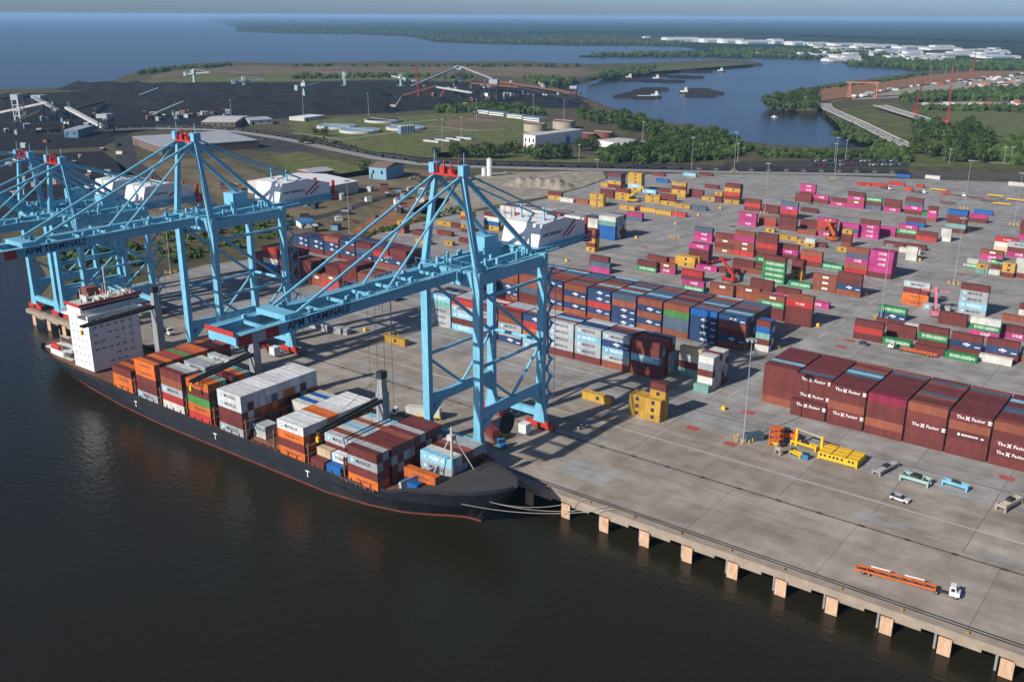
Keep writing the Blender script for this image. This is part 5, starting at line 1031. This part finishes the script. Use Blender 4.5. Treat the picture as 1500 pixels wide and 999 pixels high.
blobs([(870,232),(905,222),(950,224),(955,205),(1000,207),(1050,214),(1060,232),(990,241),(880,239)],150,6,10); blobs([(845,166),(885,162),(940,178),(985,190),(1055,198),(1085,212),(1040,214),(980,206),(920,190)],170,4,8); blobs([(640,160),(700,157),(770,157),(800,170),(740,168),(640,167)],110,6,10); blobs([(1105,222),(1262,226),(1300,234),(1120,232)],130,2.5,6); blobs([(1122,156),(1126,149),(1150,141),(1200,137),(1204,158),(1160,162)],70,6,10)
blobs([(1232,190),(1280,212),(1330,215),(1300,202),(1240,178)],80,2,5); blobs([(1215,170),(1300,205),(1320,212),(1235,192)],40,2,4)
for P, n_ in (([(345,46),(440,49),(600,52),(640,61),(720,64),(1000,68),(1000,62),(720,58),(600,47),(440,44),(345,44)],900),([(850,81.5),(1000,78.8),(1060,80),(1210,86),(1210,87),(1050,84),(860,83)],330),([(1040,74),(1200,74),(1300,80),(1300,84),(1200,80),(1040,80)],360),([(1235,92),(1300,94),(1500,96),(1640,100),(1640,107),(1372,105),(1300,99),(1250,96.5)],520),([(1270,88),(1500,92),(1640,96),(1500,98),(1300,95)],300),([(760,54),(940,56),(1000,62),(1000,66),(800,62)],380)):
    blobs(P, n_, 10, 16, fz)
wl_.build('woodland', M['leaf'], kind='stuff', label='distant dark green woodland and scrub around the bays', cat='woodland')
# far forest canopy: a bumpy raised sheet behind the shore belts
fm_ = MB(); rows = []
for j in range(46):
    dist = 4200*(50000/4200)**(j/45); row = []
    for i in range(150):
        u = 250+i*12.0; d = ray(u, 60); d.z = 0; d.normalize(); k = dist/ (d.dot(Vector((fw.x,fw.y,0)).normalized()))
        p = Vector((CAM.x,CAM.y,0))+d*k; row.append((p.x,p.y,fz+rnd.uniform(3,14)))
    rows.append(row)
farP = far+[(h0.x,h0.y),(h1.x,h1.y)]
vs_ = [p for r_ in rows for p in r_]; fs_ = []
for j in range(45):
    for i in range(149):
        ii = (j*150+i,j*150+i+1,(j+1)*150+i+1,(j+1)*150+i)
        def okp(k):
            x, y, _ = vs_[k]; v = Vector((x,y,fz))-CAM; dep = v.dot(fw); px_ = 750+F_PX*v.dot(r2)/dep; py_ = 499.5-F_PX*v.dot(u2)/dep
            lim = 44 if px_ < 610 else (52 if px_ < 760 else (50 if px_ < 940 else (52 if px_ < 1160 else 56)))
            return py_ < lim+(px_>1200)*(px_-1200)*0.03 and px_ > 345+(py_-30)*0.5 and inpoly(x, y, farP)
        if all(okp(k) for k in ii): fs_.append(ii)
fm_.add(vs_, fs_).build('far_forest', M['forest'], kind='stuff', label='far dark forest reaching to the horizon', cat='forest')
# utility poles beyond the yard
for i, (u, v, h) in enumerate(((698,178,28),(781,172,30),(826,176,26),(676,200,22),(648,214,28),(941,208,22),(1080,238,18),(902,236,18),(848,244,20),(1238,236,20),(1222,238,18),(1470,240,16),(1390,240,14),(340,182,30),(445,175,34),(540,170,30),(322,200,18),(1340,128,22),(1362,115,24),(1384,112,26),(1402,110,24),(1480,240,16))):
    p = G(u, v, -0.35); t = thing('utility_pole','slim grey pole standing beyond the container yard','pole',(p.x,p.y,-0.35),0,'poles beyond the yard'); MB().cyl((0,0,0),(0,0,h),0.32,0.2,6).build('post', M['galv'], t); MB().box(-1.4,-0.2,h-0.6,1.4,0.2,h).build('crossarm', M['galv'], t)

# ------------------------------------------------------------------ air
hz = MB().box(-56000,-56000,-8.2,56000,56000,141).build('haze', bpy.data.materials.new('air'), kind='stuff', label='thin blue haze in the air', cat='haze')
am = hz.data.materials[0]; am.use_nodes = True; an = am.node_tree; an.nodes.clear()
ou = an.nodes.new('ShaderNodeOutputMaterial'); pv = an.nodes.new('ShaderNodeVolumePrincipled'); pv.inputs['Color'].default_value = (0.38,0.66,1,1); pv.inputs['Density'].default_value = 0.000043; pv.inputs['Anisotropy'].default_value = 0.0
an.links.new(pv.outputs[0], ou.inputs['Volume'])
